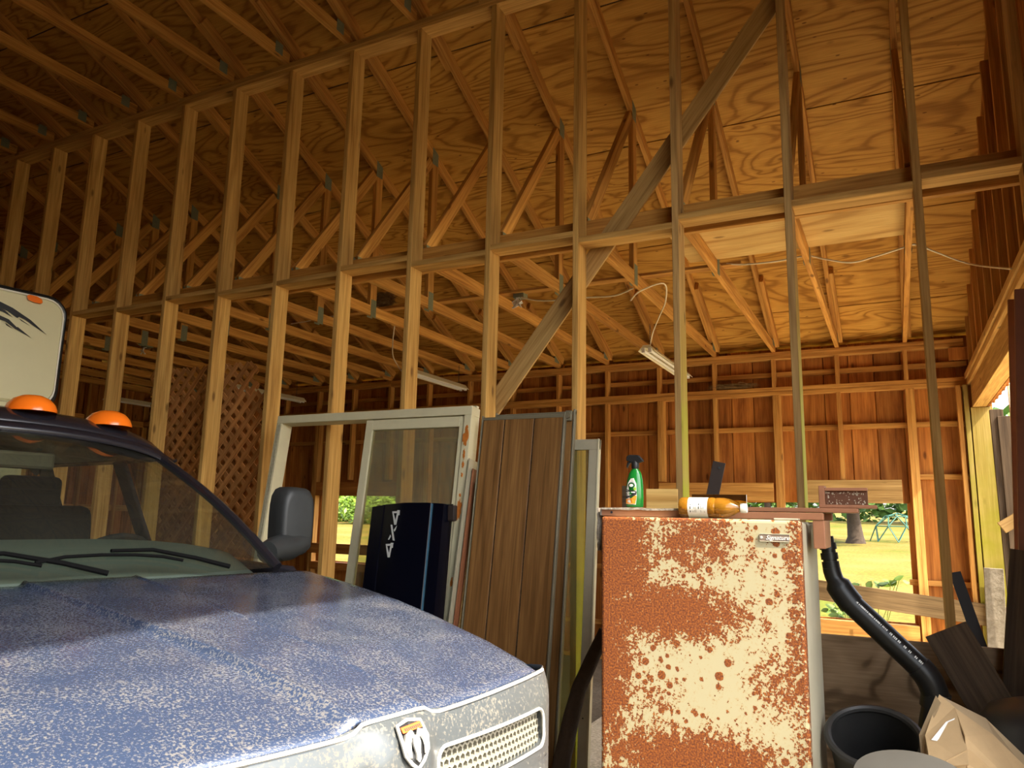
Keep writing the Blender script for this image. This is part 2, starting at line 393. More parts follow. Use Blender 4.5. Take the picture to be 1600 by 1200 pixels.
M['peel_white'] = flat('peeling_white_paint', (0.55, 0.48, 0.36), 0.85, noise=0.7, scale=25, dark=(0.24, 0.15, 0.08), bump=0.5)
M['oil'] = None
def oil_mat():
    m, nt, b = new_mat('amber_oil')
    b.inputs['Base Color'].default_value = (0.75, 0.33, 0.03, 1)
    b.inputs['Transmission Weight'].default_value = 0.75
    b.inputs['Roughness'].default_value = 0.08
    b.inputs['IOR'].default_value = 1.4
    return m
M['oil'] = oil_mat()
def ground_mat(name, a, bcol, c, s1, s2):
    m, nt, b = new_mat(name)
    tc = N(nt, 'ShaderNodeNewGeometry')
    n1 = N(nt, 'ShaderNodeTexNoise', i_Scale=s1, i_Detail=4.0); L(nt, tc.outputs['Position'], n1.inputs['Vector'])
    n2 = N(nt, 'ShaderNodeTexNoise', i_Scale=s2, i_Detail=3.0); L(nt, tc.outputs['Position'], n2.inputs['Vector'])
    r = ramp(nt, n1.outputs[0], [(0.35, a), (0.55, bcol), (0.7, c)])
    r2 = ramp(nt, n2.outputs[0], [(0.3, (0.6, 0.6, 0.6)), (0.7, (1.1, 1.1, 1.1))])
    L(nt, mix_c(nt, 1.0, r.outputs[0], r2.outputs[0], 'MULTIPLY'), b.inputs['Base Color'])
    b.inputs['Roughness'].default_value = 0.95
    b.inputs['Specular IOR Level'].default_value = 0.1
    return m
M['grass'] = ground_mat('dry_lawn', (0.10, 0.11, 0.012), (0.185, 0.13, 0.028), (0.235, 0.155, 0.04), 0.35, 14)
M['gravel'] = ground_mat('brown_gravel', (0.10, 0.083, 0.06), (0.145, 0.12, 0.088), (0.185, 0.155, 0.115), 2.0, 60)
M['bounce_floor'] = ground_mat('pale_bounce_floor', (0.42, 0.36, 0.25), (0.56, 0.48, 0.34), (0.64, 0.56, 0.42), 2.0, 50)  # far paler than the dirt, chosen to throw sunlight upwards
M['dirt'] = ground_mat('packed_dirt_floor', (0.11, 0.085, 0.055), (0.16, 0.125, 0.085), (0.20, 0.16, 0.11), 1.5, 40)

# ------------------------------------------------------------------ building helpers
def link(o, parent=None):
    COL.objects.link(o)
    if parent is not None:
        o.parent = parent
        o.matrix_parent_inverse = MW[parent.name].inverted()
    return o
MW = {}                       # world matrices of the roots
def tag(o, label=None, cat=None, group=None, kind=None):
    if label: o['label'] = label
    if cat: o['category'] = cat
    if group: o['group'] = group
    if kind: o['kind'] = kind
    return o
def thing(name, loc=(0, 0, 0), rotz=0.0, label=None, cat=None, group=None, kind=None, parent=None):
    o = bpy.data.objects.new(name, None)
    o.empty_display_size = 0.1
    mw = Matrix.Translation(Vector(loc)) @ Matrix.Rotation(rotz, 4, 'Z')
    link(o, parent)
    o.matrix_basis = mw
    MW[o.name] = mw
    return tag(o, label, cat, group, kind)

class MB:
    def __init__(s): s.v = []; s.f = []
    def add(s, verts, faces):
        n = len(s.v); s.v += [tuple(a) for a in verts]; s.f += [tuple(i + n for i in f) for f in faces]; return s
    def box(s, c, size, rot=None):
        hx, hy, hz = (a / 2 for a in size)
        vs = [Vector((x, y, z)) for x in (-hx, hx) for y in (-hy, hy) for z in (-hz, hz)]
        if rot is not None: vs = [rot @ a for a in vs]
        vs = [a + Vector(c) for a in vs]
        return s.add(vs, [(0, 1, 3, 2), (4, 6, 7, 5), (0, 4, 5, 1), (2, 3, 7, 6), (0, 2, 6, 4), (1, 5, 7, 3)])
    def bx(s, a, b):
        return s.box([(p + q) / 2 for p, q in zip(a, b)], [abs(q - p) for p, q in zip(a, b)])
    def bar(s, p, q, w, h, up=(0, 0, 1)):
        p, q = Vector(p), Vector(q)
        m = frame_m(p, q, up)
        ln = (q - p).length
        return s.box(tuple((p + q) / 2), (ln, w, h), m)
    def tube(s, pts, r, n=8, cap=True, closed=False):
        pts = [Vector(p) for p in pts]
        rs = r if isinstance(r, (list, tuple)) else [r] * len(pts)
        rings = []
        nx = None
        m = len(pts)
        for i, p in enumerate(pts):
            if closed: d = pts[(i + 1) % m] - pts[i - 1]
            else: d = (pts[min(i + 1, m - 1)] - pts[max(i - 1, 0)])
            d.normalize()
            if nx is None:
                nx = d.orthogonal().normalized()
            else:
                nx = (nx - d * nx.dot(d)).normalized()
            ny = d.cross(nx)
            rings.append([p + (nx * cos(2 * pi * k / n) + ny * sin(2 * pi * k / n)) * rs[i] for k in range(n)])
        vs = [a for rg in rings for a in rg]
        fs = []
        for i in range(m if closed else m - 1):
            j = (i + 1) % m
            for k in range(n):
                fs.append((i * n + k, i * n + (k + 1) % n, j * n + (k + 1) % n, j * n + k))
        if cap and not closed:
            fs.append(tuple(range(n - 1, -1, -1))); fs.append(tuple((m - 1) * n + k for k in range(n)))
        return s.add(vs, fs)
    def lathe(s, prof, n=24, mat=None, cap=True):
        vs = []; fs = []
        for r, z in prof:
            for k in range(n):
                a = 2 * pi * k / n
                vs.append(Vector((r * cos(a), r * sin(a), z)))
        if mat is not None: vs = [mat @ a for a in vs]
        for i in range(len(prof) - 1):
            for k in range(n):
                fs.append((i * n + k, i * n + (k + 1) % n, (i + 1) * n + (k + 1) % n, (i + 1) * n + k))
        if cap:
            if prof[0][0] > 1e-4: fs.append(tuple(range(n - 1, -1, -1)))
            if prof[-1][0] > 1e-4: fs.append(tuple((len(prof) - 1) * n + k for k in range(n)))
        return s.add(vs, fs)
    def prism(s, poly, a, b, fn):
        """poly of (p,q); fn(p,q,t) -> point; extruded from t=a to t=b"""
        n = len(poly)
        vs = [fn(p, q, a) for p, q in poly] + [fn(p, q, b) for p, q in poly]
        fs = [tuple(range(n - 1, -1, -1)), tuple(range(n, 2 * n))]
        for i in range(n):
            j = (i + 1) % n
            fs.append((i, j, n + j, n + i))
        return s.add(vs, fs)
    def grid(s, rows, thick=None, closed_u=False):
        """rows: list of lists of points -> quads"""
        n = len(rows[0]); m = len(rows)
        vs = [p for r in rows for p in r]
        fs = [(i * n + k, i * n + k + 1, (i + 1) * n + k + 1, (i + 1) * n + k) for i in range(m - 1) for k in range(n - 1)]
        return s.add(vs, fs)
    def build(s, name, mat, parent=None, smooth=False, bevel=0.0, solid=0.0, angle=0.6, seg=2):
        me = bpy.data.meshes.new(name)
        me.from_pydata(s.v, [], s.f)
        if parent is not None:                      # points are given in world space, stored in the parent's space
            me.transform(MW[parent.name].inverted())
        bm = bmesh.new(); bm.from_mesh(me)
        bmesh.ops.remove_doubles(bm, verts=bm.verts, dist=1e-6)
        bmesh.ops.recalc_face_normals(bm, faces=bm.faces)
        bm.to_mesh(me); bm.free()
        me.materials.append(mat)
        if smooth:
            me.shade_smooth()
            me.set_sharp_from_angle(angle=angle)
        o = bpy.data.objects.new(name, me)
        COL.objects.link(o)
        MW[o.name] = MW[parent.name] if parent is not None else Matrix()
        if parent is not None:
            o.parent = parent
        if solid:
            md = o.modifiers.new('solid', 'SOLIDIFY'); md.thickness = solid; md.offset = -1
        if bevel:
            md = o.modifiers.new('bevel', 'BEVEL'); md.width = bevel; md.segments = seg; md.limit_method = 'ANGLE'
        return o

def frame_m(p, q, up=(0, 0, 1)):
    x = (Vector(q) - Vector(p)).normalized()
    u = Vector(up)
    if abs(x.dot(u.normalized())) > 0.98: u = Vector((0, 1, 0)) if abs(x.y) < 0.9 else Vector((1, 0, 0))
    z = (u - x * u.dot(x)).normalized()
    y = z.cross(x)
    return Matrix(((x.x, y.x, z.x), (x.y, y.y, z.y), (x.z, y.z, z.z)))
BOXES = {}
def beam(name, p, q, w, h, mat, parent=None, up=(0, 0, 1), group=None):
    """a straight piece: own X axis along p->q, w across, h along `up`; meshes are shared between alike pieces"""
    p, q = Vector(p), Vector(q)
    ln = round((q - p).length, 3)
    key = (ln, round(w, 4), round(h, 4), mat)
    if key not in BOXES:
        me = bpy.data.meshes.new(name)
        b = MB().box((0, 0, 0), (ln, w, h))
        me.from_pydata(b.v, [], b.f)
        bm = bmesh.new(); bm.from_mesh(me)
        bmesh.ops.bevel(bm, geom=bm.edges[:], offset=min(0.0025, w * .2, h * .2), segments=1, affect='EDGES')
        bmesh.ops.recalc_face_normals(bm, faces=bm.faces)
        bm.to_mesh(me); bm.free()
        me.materials.append(M[mat])
        BOXES[key] = me
    o = bpy.data.objects.new(name, BOXES[key])
    mw = Matrix.Translation((p + q) / 2) @ frame_m(p, q, up).to_4x4()
    COL.objects.link(o)
    MW[o.name] = mw
    if parent is not None:
        o.parent = parent
        o.matrix_basis = MW[parent.name].inverted() @ mw
    else:
        o.matrix_basis = mw
    return o

def text_mesh(name, body, size, mat, mw, parent=None, depth=0.0006, shear=0.0, bold=0.0, align='CENTER'):
    cu = bpy.data.curves.new(name, 'FONT')
    cu.body = body; cu.size = size; cu.extrude = depth; cu.shear = shear; cu.offset = bold
    cu.align_x = align; cu.align_y = 'CENTER'; cu.resolution_u = 3
    tmp = bpy.data.objects.new(name + '_tmp', cu)
    COL.objects.link(tmp)
    dg = bpy.context.evaluated_depsgraph_get()
    me = bpy.data.meshes.new_from_object(tmp.evaluated_get(dg))
    bpy.data.objects.remove(tmp)
    bpy.data.curves.remove(cu)
    me.name = name
    me.materials.clear(); me.materials.append(mat)
    o = bpy.data.objects.new(name, me)
    COL.objects.link(o)
    if parent is not None:
        me.transform(MW[parent.name].inverted() @ mw)
        o.parent = parent
    else:
        o.matrix_basis = mw
    return o
def axes_m(x, y, o):
    x = Vector(x).normalized(); y = Vector(y); y = (y - x * y.dot(x)).normalized(); z = x.cross(y)
    return Matrix(((x.x, y.x, z.x, o[0]), (x.y, y.y, z.y, o[1]), (x.z, y.z, z.z, o[2]), (0, 0, 0, 1)))

# ================================================================== THE SETTING
S = 0.6096                    # stud and truss spacing
D = 0.135                     # stud depth
ZT = 4.955                    # underside of the partition's top plate
XL, XR = -2.50, 8.985         # inner faces of the end walls of the side bay
YF = 4.03                     # inner face of the far wall's studs
PITCHR = 0.458
def roof_z(y): return 5.241 - PITCHR * y          # underside of the roof sheathing (far slope)
RIDGE = -4.5
YB = -9.0                     # side wall on the other side of the main bay
ZH = 4.32                     # underside of the big door's header
JAMB = -1.5
XD = 9.10

# ---- ground and floors
def gz(x, y):
    z = -0.03
    if y > 4.4: z += 0.030 * (y - 4.4)
    return z
gb = MB()
xs = [-70, -40, -25, -15, -8, -2.6, 2, 6, 9.3, 14, 20, 30, 50, 80]
ys = [-60, -30, -15, -9.2, -4, 0, 4.4, 6, 9, 14, 20, 30, 45, 70, 110]
gb.grid([[(x, y, gz(x, y)) for x in xs] for y in ys])
tag(gb.build('ground', M['grass']), kind='structure')
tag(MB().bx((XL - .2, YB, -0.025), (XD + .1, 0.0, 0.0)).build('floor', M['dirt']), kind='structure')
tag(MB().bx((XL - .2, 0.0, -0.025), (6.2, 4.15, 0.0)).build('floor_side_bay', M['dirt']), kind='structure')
tag(MB().bx((6.2, 0.0, -0.025), (XD + .1, 4.15, 0.0)).build('floor_bounce_patch', M['bounce_floor']), kind='structure')  # unseen pale patch, added to bounce doorway sun up to the roof plywood
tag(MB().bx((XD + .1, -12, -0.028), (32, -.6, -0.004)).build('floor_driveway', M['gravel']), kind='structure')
tag(MB().bx((XD + .1, -.6, -0.028), (20, 4.4, -0.004)).build('floor_bounce_apron', M['bounce_floor']), kind='structure')  # unseen ground outside, made pale to reflect sun in through the end doorway

# ---- roof sheathing: each sheet its own piece
ceil_ = thing('ceiling', (3.2, -2, 5.0), kind='structure')
cs = sqrt(1 + PITCHR ** 2)
seams = [4.42, 3.65, 2.60, 1.535, 0.44, -0.66, -1.76, -2.86, -3.70, RIDGE]
XS = [-2.75, -0.61 - .045, 2 * S * 3 + .62 - .045 - 2.44 + .0, 0, 0]
rx0, rx1 = -2.75, 9.35
for r in range(len(seams) - 1):
    ya, yb = seams[r] - 0.004, seams[r + 1] + 0.004
    off = 0.0 if r % 2 == 0 else 2 * S
    cuts = [rx0] + [x for x in [(k * S - 0.045) + off for k in range(-4, 16, 4)] if rx0 + .3 < x < rx1 - .2] + [rx1]
    for a, b in zip(cuts[:-1], cuts[1:]):
        p = Vector(((a + b) / 2, (ya + yb) / 2, (roof_z(ya) + roof_z(yb)) / 2))
        nrm = Vector((0, PITCHR, 1)).normalized()
        c = p + nrm * 0.007
        hy = Vector((0, yb - ya, roof_z(yb) - roof_z(ya)))
        beam('plywood_sheet', c - Vector(((b - a - .004) / 2, 0, 0)), c + Vector(((b - a - .004) / 2, 0, 0)), hy.length, 0.012, 'ply', ceil_, up=nrm)
rf = MB()
zr = roof_z(RIDGE)
rf.bar((3.3, 4.5, roof_z(4.5) + .045), (3.3, RIDGE - .02, zr + .045), rx1 - rx0 + .02, 0.03, up=(0, PITCHR, 1))
rf.bar((3.3, RIDGE + .02, zr + .045), (3.3, 2 * RIDGE - .4, roof_z(.4) + .045 - .08), rx1 - rx0 + .02, 0.05, up=(0, -PITCHR, 1))
rf.build('roofing', M['roofing'], ceil_)

# ---- partition: open stud wall between the bays
wp = thing('wall_center', (3.2, 0.07, 0), kind='structure')
for k in range(-4, 15):
    mat = {11: 'stud_low_moss', 12: 'stud_moss', 13: 'stud_moss'}.get(k, 'stud')
    beam('stud', (k * S - .019, D / 2, .038), (k * S - .019, D / 2, ZT), D, .038, mat, wp, up=(1, 0, 0))
beam('stud', (8.975, D / 2, .038), (8.975, D / 2, ZT), D, .038, 'stud', wp, up=(1, 0, 0))
zb = {7: 3.180, 8: 3.211, 9: 3.163, 10: 3.192, 11: 3.149, 12: 3.194, 13: 3.166, 14: 3.203}
for k in range(-4, 15):
    z = zb.get(k, 3.17 + .03 * (k % 2))
    x1 = (k + 1) * S - .038 if k < 14 else 8.956
    beam('block', (k * S, D / 2, z + .019), (x1, D / 2, z + .019), D, .038, 'stud', wp)
beam('bottom_plate', (XL, D / 2, .019), (9.0, D / 2, .019), D, .038, 'stud', wp)
for z0 in (0, .038):
    cuts = [XL, 2.2 + z0 * 20, 6.9 - z0 * 25, 9.0]
    for a, b in zip(cuts[:-1], cuts[1:]):
        beam('top_plate', (a + .001, D / 2, ZT + .019 + z0), (b - .001, D / 2, ZT + .019 + z0), D, .038, 'stud', wp)
for a, b in ((XL, 3.6), (3.602, 8.97)):
    beam('ledger', (a, .181, 3.262), (b, .181, 3.262), .038, .178, 'truss', wp)
pa, pb = P(1207, 2, y=.15), P(768, 640, y=.15)
dv = (pa - pb).normalized()
beam('diagonal_brace', pb - dv * .02, pa + dv * .03, .019, .125, 'weathered', wp, up=(-dv.z, 0, dv.x))
# plywood skirt low on the partition at the right
beam('plywood_skirt', (7.6, -.010, .50), (8.97, -.010, .50), .012, .98, 'ply_dark', wp)

# ---- trusses of the side bay
def side_truss(k):
    x = k * S - .041
    t = thing('roof_truss', (x, 2.0, 3.25), 0, 'side bay roof truss of orange-brown lumber with a diagonal web and steel plates', 'roof truss', 'side bay trusses over the open wall')
    zt = lambda y: roof_z(y) - 0.0495          # top chord centre line
    beam('top_chord', (x, -.36, zt(-.36)), (x, 4.36, zt(4.36)), .038, .089, 'truss', t, up=(0, PITCHR, 1))
    beam('bottom_chord', (x, .205, 3.2945), (x, 4.11, 3.2945), .038, .089, 'truss', t)
    yj = 1.16
    zj = zt(yj) - .055
    beam('web', (x, .245, 3.37), (x, yj - .02, zj - .03), .038, .089, 'truss', t)
    beam('web', (x, yj + .045, 3.34), (x, yj + .045, zj - .01), .038, .089, 'truss', t, up=(0, 1, 0))
    xs_ = x + .0385
    beam('scab', (xs_, 3.10, zt(3.10) - .004), (xs_, 4.05, zt(4.05) - .004), .038, .08, 'truss', t, up=(0, PITCHR, 1))
    for (yy, zz, wy, hz) in ((yj + .05, 3.315, .075, .16), (yj + .035, zj + .035, .09, .16), (.27, 3.35, .12, .09), (3.93, 3.33, .13, .07)):
        for sgn in (1, -1):
            beam('gang_plate', (x + sgn * .0200, yy, zz - hz / 2), (x + sgn * .0200, yy, zz + hz / 2), .0016, wy, 'galv', t, up=(0, 1, 0))
for k in range(-3, 15): side_truss(k)

# ---- trusses of the main bay
def main_truss(k):
    x = k * S - .080
    t = thing('roof_truss', (x, -4.5, 5.03), 0, 'wide main bay roof truss of orange-brown lumber above the truck', 'roof truss', 'main bay trusses')
    zt = lambda y: roof_z(y) - 0.0495
    beam('top_chord', (x, .50, zt(.50)), (x, RIDGE + .03, zt(RIDGE + .03)), .038, .089, 'truss', t, up=(0, PITCHR, 1))
    beam('top_chord', (x, -9.40, zt(.40)), (x, RIDGE - .03, zt(RIDGE + .03)), .038, .089, 'truss', t, up=(0, -PITCHR, 1))
    beam('bottom_chord', (x, .02, 5.0765), (x, -9.0, 5.0765), .038, .089, 'truss', t)
    for ya, yb in ((-2.2, -2.2), (-3.3, -2.2), (-4.5, -4.5), (-5.7, -6.8), (-6.8, -6.8)):
        za = zt(yb if yb > RIDGE else 2 * RIDGE - yb) - .05
        beam('web', (x, ya, 5.13), (x, yb, za), .038, .089, 'truss', t, up=(0, 1, 0.01))
    for sgn in (1, -1):
        beam('gang_plate', (x + sgn * .02, -.10, 5.055), (x + sgn * .02, -.10, 5.15), .0016, .08, 'galv', t, up=(0, 1, 0))
for k in range(-3, 15): main_truss(k)

# ---- boards of a wall: vertical siding with gaps backed by battens, openings left free
def siding(parent, axis, fixed, a, b, zfun, z0, openings, width=.232, mat='siding', outward=1, battens=True):
    x = a
    i = 0
    def pt(s, z, off=0): return (s, fixed + off, z) if axis == 'x' else (fixed + off, s, z)
    up = (0, 1, 0) if axis == 'x' else (1, 0, 0)
    while x < b - .02:
        wd = min(width + random.uniform(-.012, .012), b - x)
        zs = [(z0, zfun(x + wd / 2))]
        for (oa, ob, oz0, oz1) in openings:
            if x + wd / 2 > oa and x + wd / 2 < ob:
                nz = []
                for (p, q) in zs:
                    if oz0 > p: nz.append((p, min(q, oz0)))
                    if oz1 < q: nz.append((max(p, oz1), q))
                zs = nz
        for (p, q) in zs:
            if q - p > .03:
                beam('siding_board', pt(x + wd / 2, p), pt(x + wd / 2, q), .019, wd - .009, mat, parent, up=(1, 0, 0) if axis == 'x' else (0, 1, 0))
        if battens:
            zs = [(z0, zfun(x + wd))]
            for (oa, ob, oz0, oz1) in openings:
                if oa + .005 < x + wd < ob - .005:
                    nz = []
                    for (p, q) in zs:
                        if oz0 > p: nz.append((p, min(q, oz0)))
                        if oz1 < q: nz.append((max(p, oz1), q))
                    zs = nz
            for (p, q) in zs:
                if q - p > .03:
                    beam('batten', pt(x + wd, p, outward * .022), pt(x + wd, q, outward * .022), .018, .05, mat, parent, up=(1, 0, 0) if axis == 'x' else (0, 1, 0))
        x += wd

# ---- far wall of the side bay
wf = thing('wall_far', (3.2, YF, 0), kind='structure')
OPEN = [(1.30, 2.72, .86, 1.73), (6.02, 7.235, .60, 1.70), (7.385, 8.395, .60, 1.705)]
siding(wf, 'x', YF + .15, XL - .1, XD + .02, lambda x: roof_z(YF + .15) - .02, 0.0, OPEN)
yc = YF + .0445
for a, b in ((XL, 2.4), (2.402, 8.98)):
    for z0 in (3.174, 3.212):
        beam('top_plate', (a, yc, z0 + .019), (b, yc, z0 + .019), .089, .0375, 'farframe', wf)
    for z0 in (2.795, 2.838):
        beam('mid_plate', (a, yc, z0 + .0205), (b, yc, z0 + .0205), .089, .0405, 'farframe', wf)
for z0 in (3.00, 2.43, 1.93, .95, .35):
    segs = [(XL, XD - .1)] if z0 != 1.93 else [(8.47, XD - .1)]
    for (oa, ob, oz0, oz1) in OPEN:
        if oz0 < z0 + .02 < oz1:
            segs = [s_ for (p, q) in segs for s_ in (((p, oa), (ob, q)) if p < oa and q > ob else ((p, q),)) if s_[1] - s_[0] > .05]
    for a, b in segs:
        beam('nailer', (a, YF + .115, z0 + .025), (b, YF + .115, z0 + .025), .040, .05, 'farframe', wf)
for k in range(-4, 15):
    xk = k * S - .05
    beam('cripple_stud', (xk, yc, 2.877), (xk, yc, 3.173), .089, .038, 'farframe', wf, up=(1, 0, 0))
    zlo = .04
    dbl = k in (10, 12, 14, 5, 2, 4)
    for j in range(2 if dbl else 1):
        xx = xk + j * .0385
        z0 = zlo
        for (oa, ob, oz0, oz1) in OPEN:
            if oa < xx < ob: z0 = oz1 + .21
        beam('stud', (xx, yc, z0), (xx, yc, 2.794), .089, .038, 'farframe', wf, up=(1, 0, 0))
        if z0 > .1:
            beam('stud', (xx, yc, zlo), (xx, yc, .52), .089, .038, 'farframe', wf, up=(1, 0, 0))
beam('header', (1.20, YF + .02, 1.82), (2.75, YF + .02, 1.82), .038, .18, 'siding', wf)
beam('header', (6.04, YF - .012, 1.80), (7.225, YF - .012, 1.80), .022, .19, 'farframe', wf)
beam('header', (7.50, YF - .012, 1.812), (8.385, YF - .012, 1.812), .022, .22, 'weathered', wf)
beam('sill', (1.20, YF + .05, .80), (2.75, YF + .05, .80), .10, .10, 'siding', wf)
beam('sill', (6.0, YF + .05, .50), (8.45, YF + .05, .50), .10, .18, 'farframe', wf)
beam('bottom_plate', (XL, yc, .02), (8.98, yc, .02), .089, .038, 'farframe', wf)
beam('rail', (.9, YF - .02, 1.03), (3.1, YF - .02, 1.03), .022, .13, 'siding', wf)
ra, rb_ = P(1275, 921, y=3.98), P(1600, 970, y=3.90)
beam('rail', ra, rb_, .022, .185, 'rail', wf)

# ---- right end wall of the side bay, open doorway under the header
we = thing('wall_right', (XR, 2.1, 0), kind='structure')
DO = [(.42, 3.93, 0.0, 2.58)]
siding(we, 'y', XD + .025, .0, YF + .17, lambda y: roof_z(y) - .02, 0.0, DO)
for z0, xo in ((2.795, 0), (2.852, -.012)):
    beam('plate', (XR + .05 + xo, .15, z0 + .028), (XR + .05 + xo, YF - .002, z0 + .028), .115, .055, 'post_moss' if 0 else 'stud', we)
beam('door_header', (9.055, .30, 2.685), (9.055, YF - .10, 2.685), .11, .215, 'stud', we)
beam('door_header', (9.15, .30, 2.70), (9.15, YF - .10, 2.70), .04, .18, 'stud', we)
beam('door_jamb', (9.07, 3.985, 0), (9.07, 3.985, 2.575), .11, .17, 'post_moss', we, up=(1, 0, 0))
beam('door_jamb', (9.05, .36, 0), (9.05, .36, 2.575), .10, .12, 'stud', we, up=(1, 0, 0))
beam('stud', (8.955, 3.975, .04), (8.955, 3.975, 2.79), .10, .038, 'post_moss', we, up=(1, 0, 0))
beam('stud', (8.90, 3.99, .04), (8.90, 3.99, 2.79), .089, .038, 'farframe', we, up=(1, 0, 0))
y = .52
while y < 3.9:
    zt_ = roof_z(y) - .13
    if zt_ - 2.91 > .06:
        beam('gable_stud', (XR + .045, y, 2.908), (XR + .045, y, zt_), .038, .089, 'truss', we, up=(1, 0, 0))
    y += .405
beam('rake_chord', (XR + .06, -.1, roof_z(-.1) - .05), (XR + .06, 4.1, roof_z(4.1) - .05), .038, .089, 'truss', we, up=(0, PITCHR, 1))
beam('corner_block', (8.93, YF - .012, 3.04), (8.93, YF - .012, 3.16), .02, .16, 'siding', we, up=(1, 0, 0))

# ---- left end wall, main bay walls and the gable over the big door (behind the camera)
wl = thing('wall_left', (XL, 0, 0), kind='structure')
def gable_z(y): return (roof_z(y) if y > RIDGE else roof_z(2 * RIDGE - y)) - .02
siding(wl, 'y', XL - .03, YB, YF + .2, gable_z, 0.0, [], width=.30, outward=-1)
for z0 in (2.83, 1.5): beam('girt', (XL + .025, YB, z0), (XL + .025, YF, z0), .05, .09, 'farframe', wl)
k = 0
while .6 + .61 * k < 4: beam('stud', (XL + .05, .6 + .61 * k, 0.03), (XL + .05, .6 + .61 * k, gable_z(.6 + .61 * k) - .05), .038, .089, 'farframe', wl, up=(1, 0, 0)); k += 1
wb = thing('wall_near', (3, YB, 0), kind='structure')
siding(wb, 'x', YB - .03, XL, XD, lambda x: roof_z(0.0) - .02, 0.0, [], width=.60, outward=-1)
wg = thing('wall_front', (XD, -4.5, 0), kind='structure')
siding(wg, 'y', XD + .025, YB, 0.0, gable_z, 0.0, [(-5.6, JAMB, 0.0, ZH)], width=.30)
beam('door_header', (XD - .03, -5.75, ZH + .13), (XD - .03, JAMB + .15, ZH + .13), .08, .26, 'stud', wg)
beam('door_jamb', (XD - .03, JAMB + .07, 0), (XD - .03, JAMB + .07, ZH), .14, .08, 'stud', wg, up=(1, 0, 0))
beam('door_jamb', (XD - .03, -5.67, 0), (XD - .03, -5.67, ZH), .14, .08, 'stud', wg, up=(1, 0, 0))

# ================================================================== THE TRUCK
TS = 1.12
TX, TY, TR = 7.4005, -2.6865, radians(-9.5)
truck = thing('pickup_truck', (TX, TY, 0), TR, 'dusty navy blue pickup truck with chrome crossbar grille and amber roof lights', 'truck')
_tf = Vector((cos(TR), sin(TR), 0)); _tl = Vector((-sin(TR), cos(TR), 0))
def T(u, v, w):
    return Vector((TX, TY, 0)) + _tf * (TS * u) + _tl * (TS * v) + Vector((0, 0, TS * w - .182))
def lerp(tab, x):
    tab = sorted(tab)
    if x <= tab[0][0]: return tab[0][1]
    for (a, p), (b, q) in zip(tab[:-1], tab[1:]):
        if x <= b:
            t = (x - a) / (b - a)
            return p + (q - p) * t
    return tab[-1][1]
def sstep(t):
    t = max(0, min(1, t)); return t * t * (3 - 2 * t)
HC = [(0.03, 1.150), (0, 1.160), (-.05, 1.171), (-.216, 1.201), (-.355, 1.227), (-.615, 1.257), (-.925, 1.289), (-1.26, 1.320)]
HE = [(-1.30, .875), (-1.10, .875), (-.8, .85), (-.58, .80), (-.35, .725), (-.18, .675), (-.06, .640), (.03, .625)]
def hood_front_u(v): return -.015 - .22 * v * v
def hood_w(u, v, t=None):
    """height of the hood skin; creases either side of the raised centre"""
    base = lerp(HC, u)
    if t is None: t = max(0, min(1, -u / 1.24))
    cr = .075 + .075 * t
    av = abs(v)
    wd_ = .016 + .03 * (1 - t) ** 6
    bul = .015 * (1 - sstep((av - cr) / wd_)) * (1 - .35 * t) + .004 * t ** .3 * exp(-((av - cr) / .007) ** 2)
    front = sstep((hood_front_u(v) - u) / .10)
    return base - .014 + bul - .06 * av * av * (1 - t) * .8 - (1 - front) * .006
hb = MB()
us = [i / 40 for i in range(41)]
rows = []
COFF = [-.060, -.040, -.028, -.018, -.012, -.008, -.004, 0, .003, .006, .009, .012, .016, .022, .030, .045]
OUT = [0, .1, .22, .36, .5, .62, .72, .8, .86, .9, .94, .97, 1]
for s_ in us:
    urow = -.05 - 1.19 * s_
    e = lerp(HE, urow)
    tr_ = max(0, min(1, (.015 + 1.235 * s_) / 1.24))
    cr = .075 + .075 * tr_
    half = [0.0, cr * .1] + [cr + o_ for o_ in COFF] + [(cr + .06) + (e - cr - .06) * f_ for f_ in OUT]
    left = []
    for v in [-a for a in reversed(half[1:])] + half:
        uf = hood_front_u(v)
        u = uf - (1.25 + uf) * s_
        edge = abs(v) / e
        w = hood_w(u, v, tr_) - (.028 * sstep((edge - .86) / .14))
        left.append(T(u, v, w))
    u0 = hood_front_u(e) - (1.25 + hood_front_u(e)) * s_
    ww = hood_w(u0, e)
    kk = min(1.0, s_ * 5 + .0)
    row = [T(u0, -e - .045 * kk, ww - .36), T(u0, -e - .040 * kk, ww - .12), T(u0, -e - .022 * kk, ww - .058)] + left + \
          [T(u0, e + .022 * kk, ww - .058), T(u0, e + .040 * kk, ww - .12), T(u0, e + .045 * kk, ww - .36)]
    rows.append(row)
hb.grid(rows)
hood = hb.build('hood', M['paint_hood'], truck, smooth=True, solid=.012, angle=1.2)

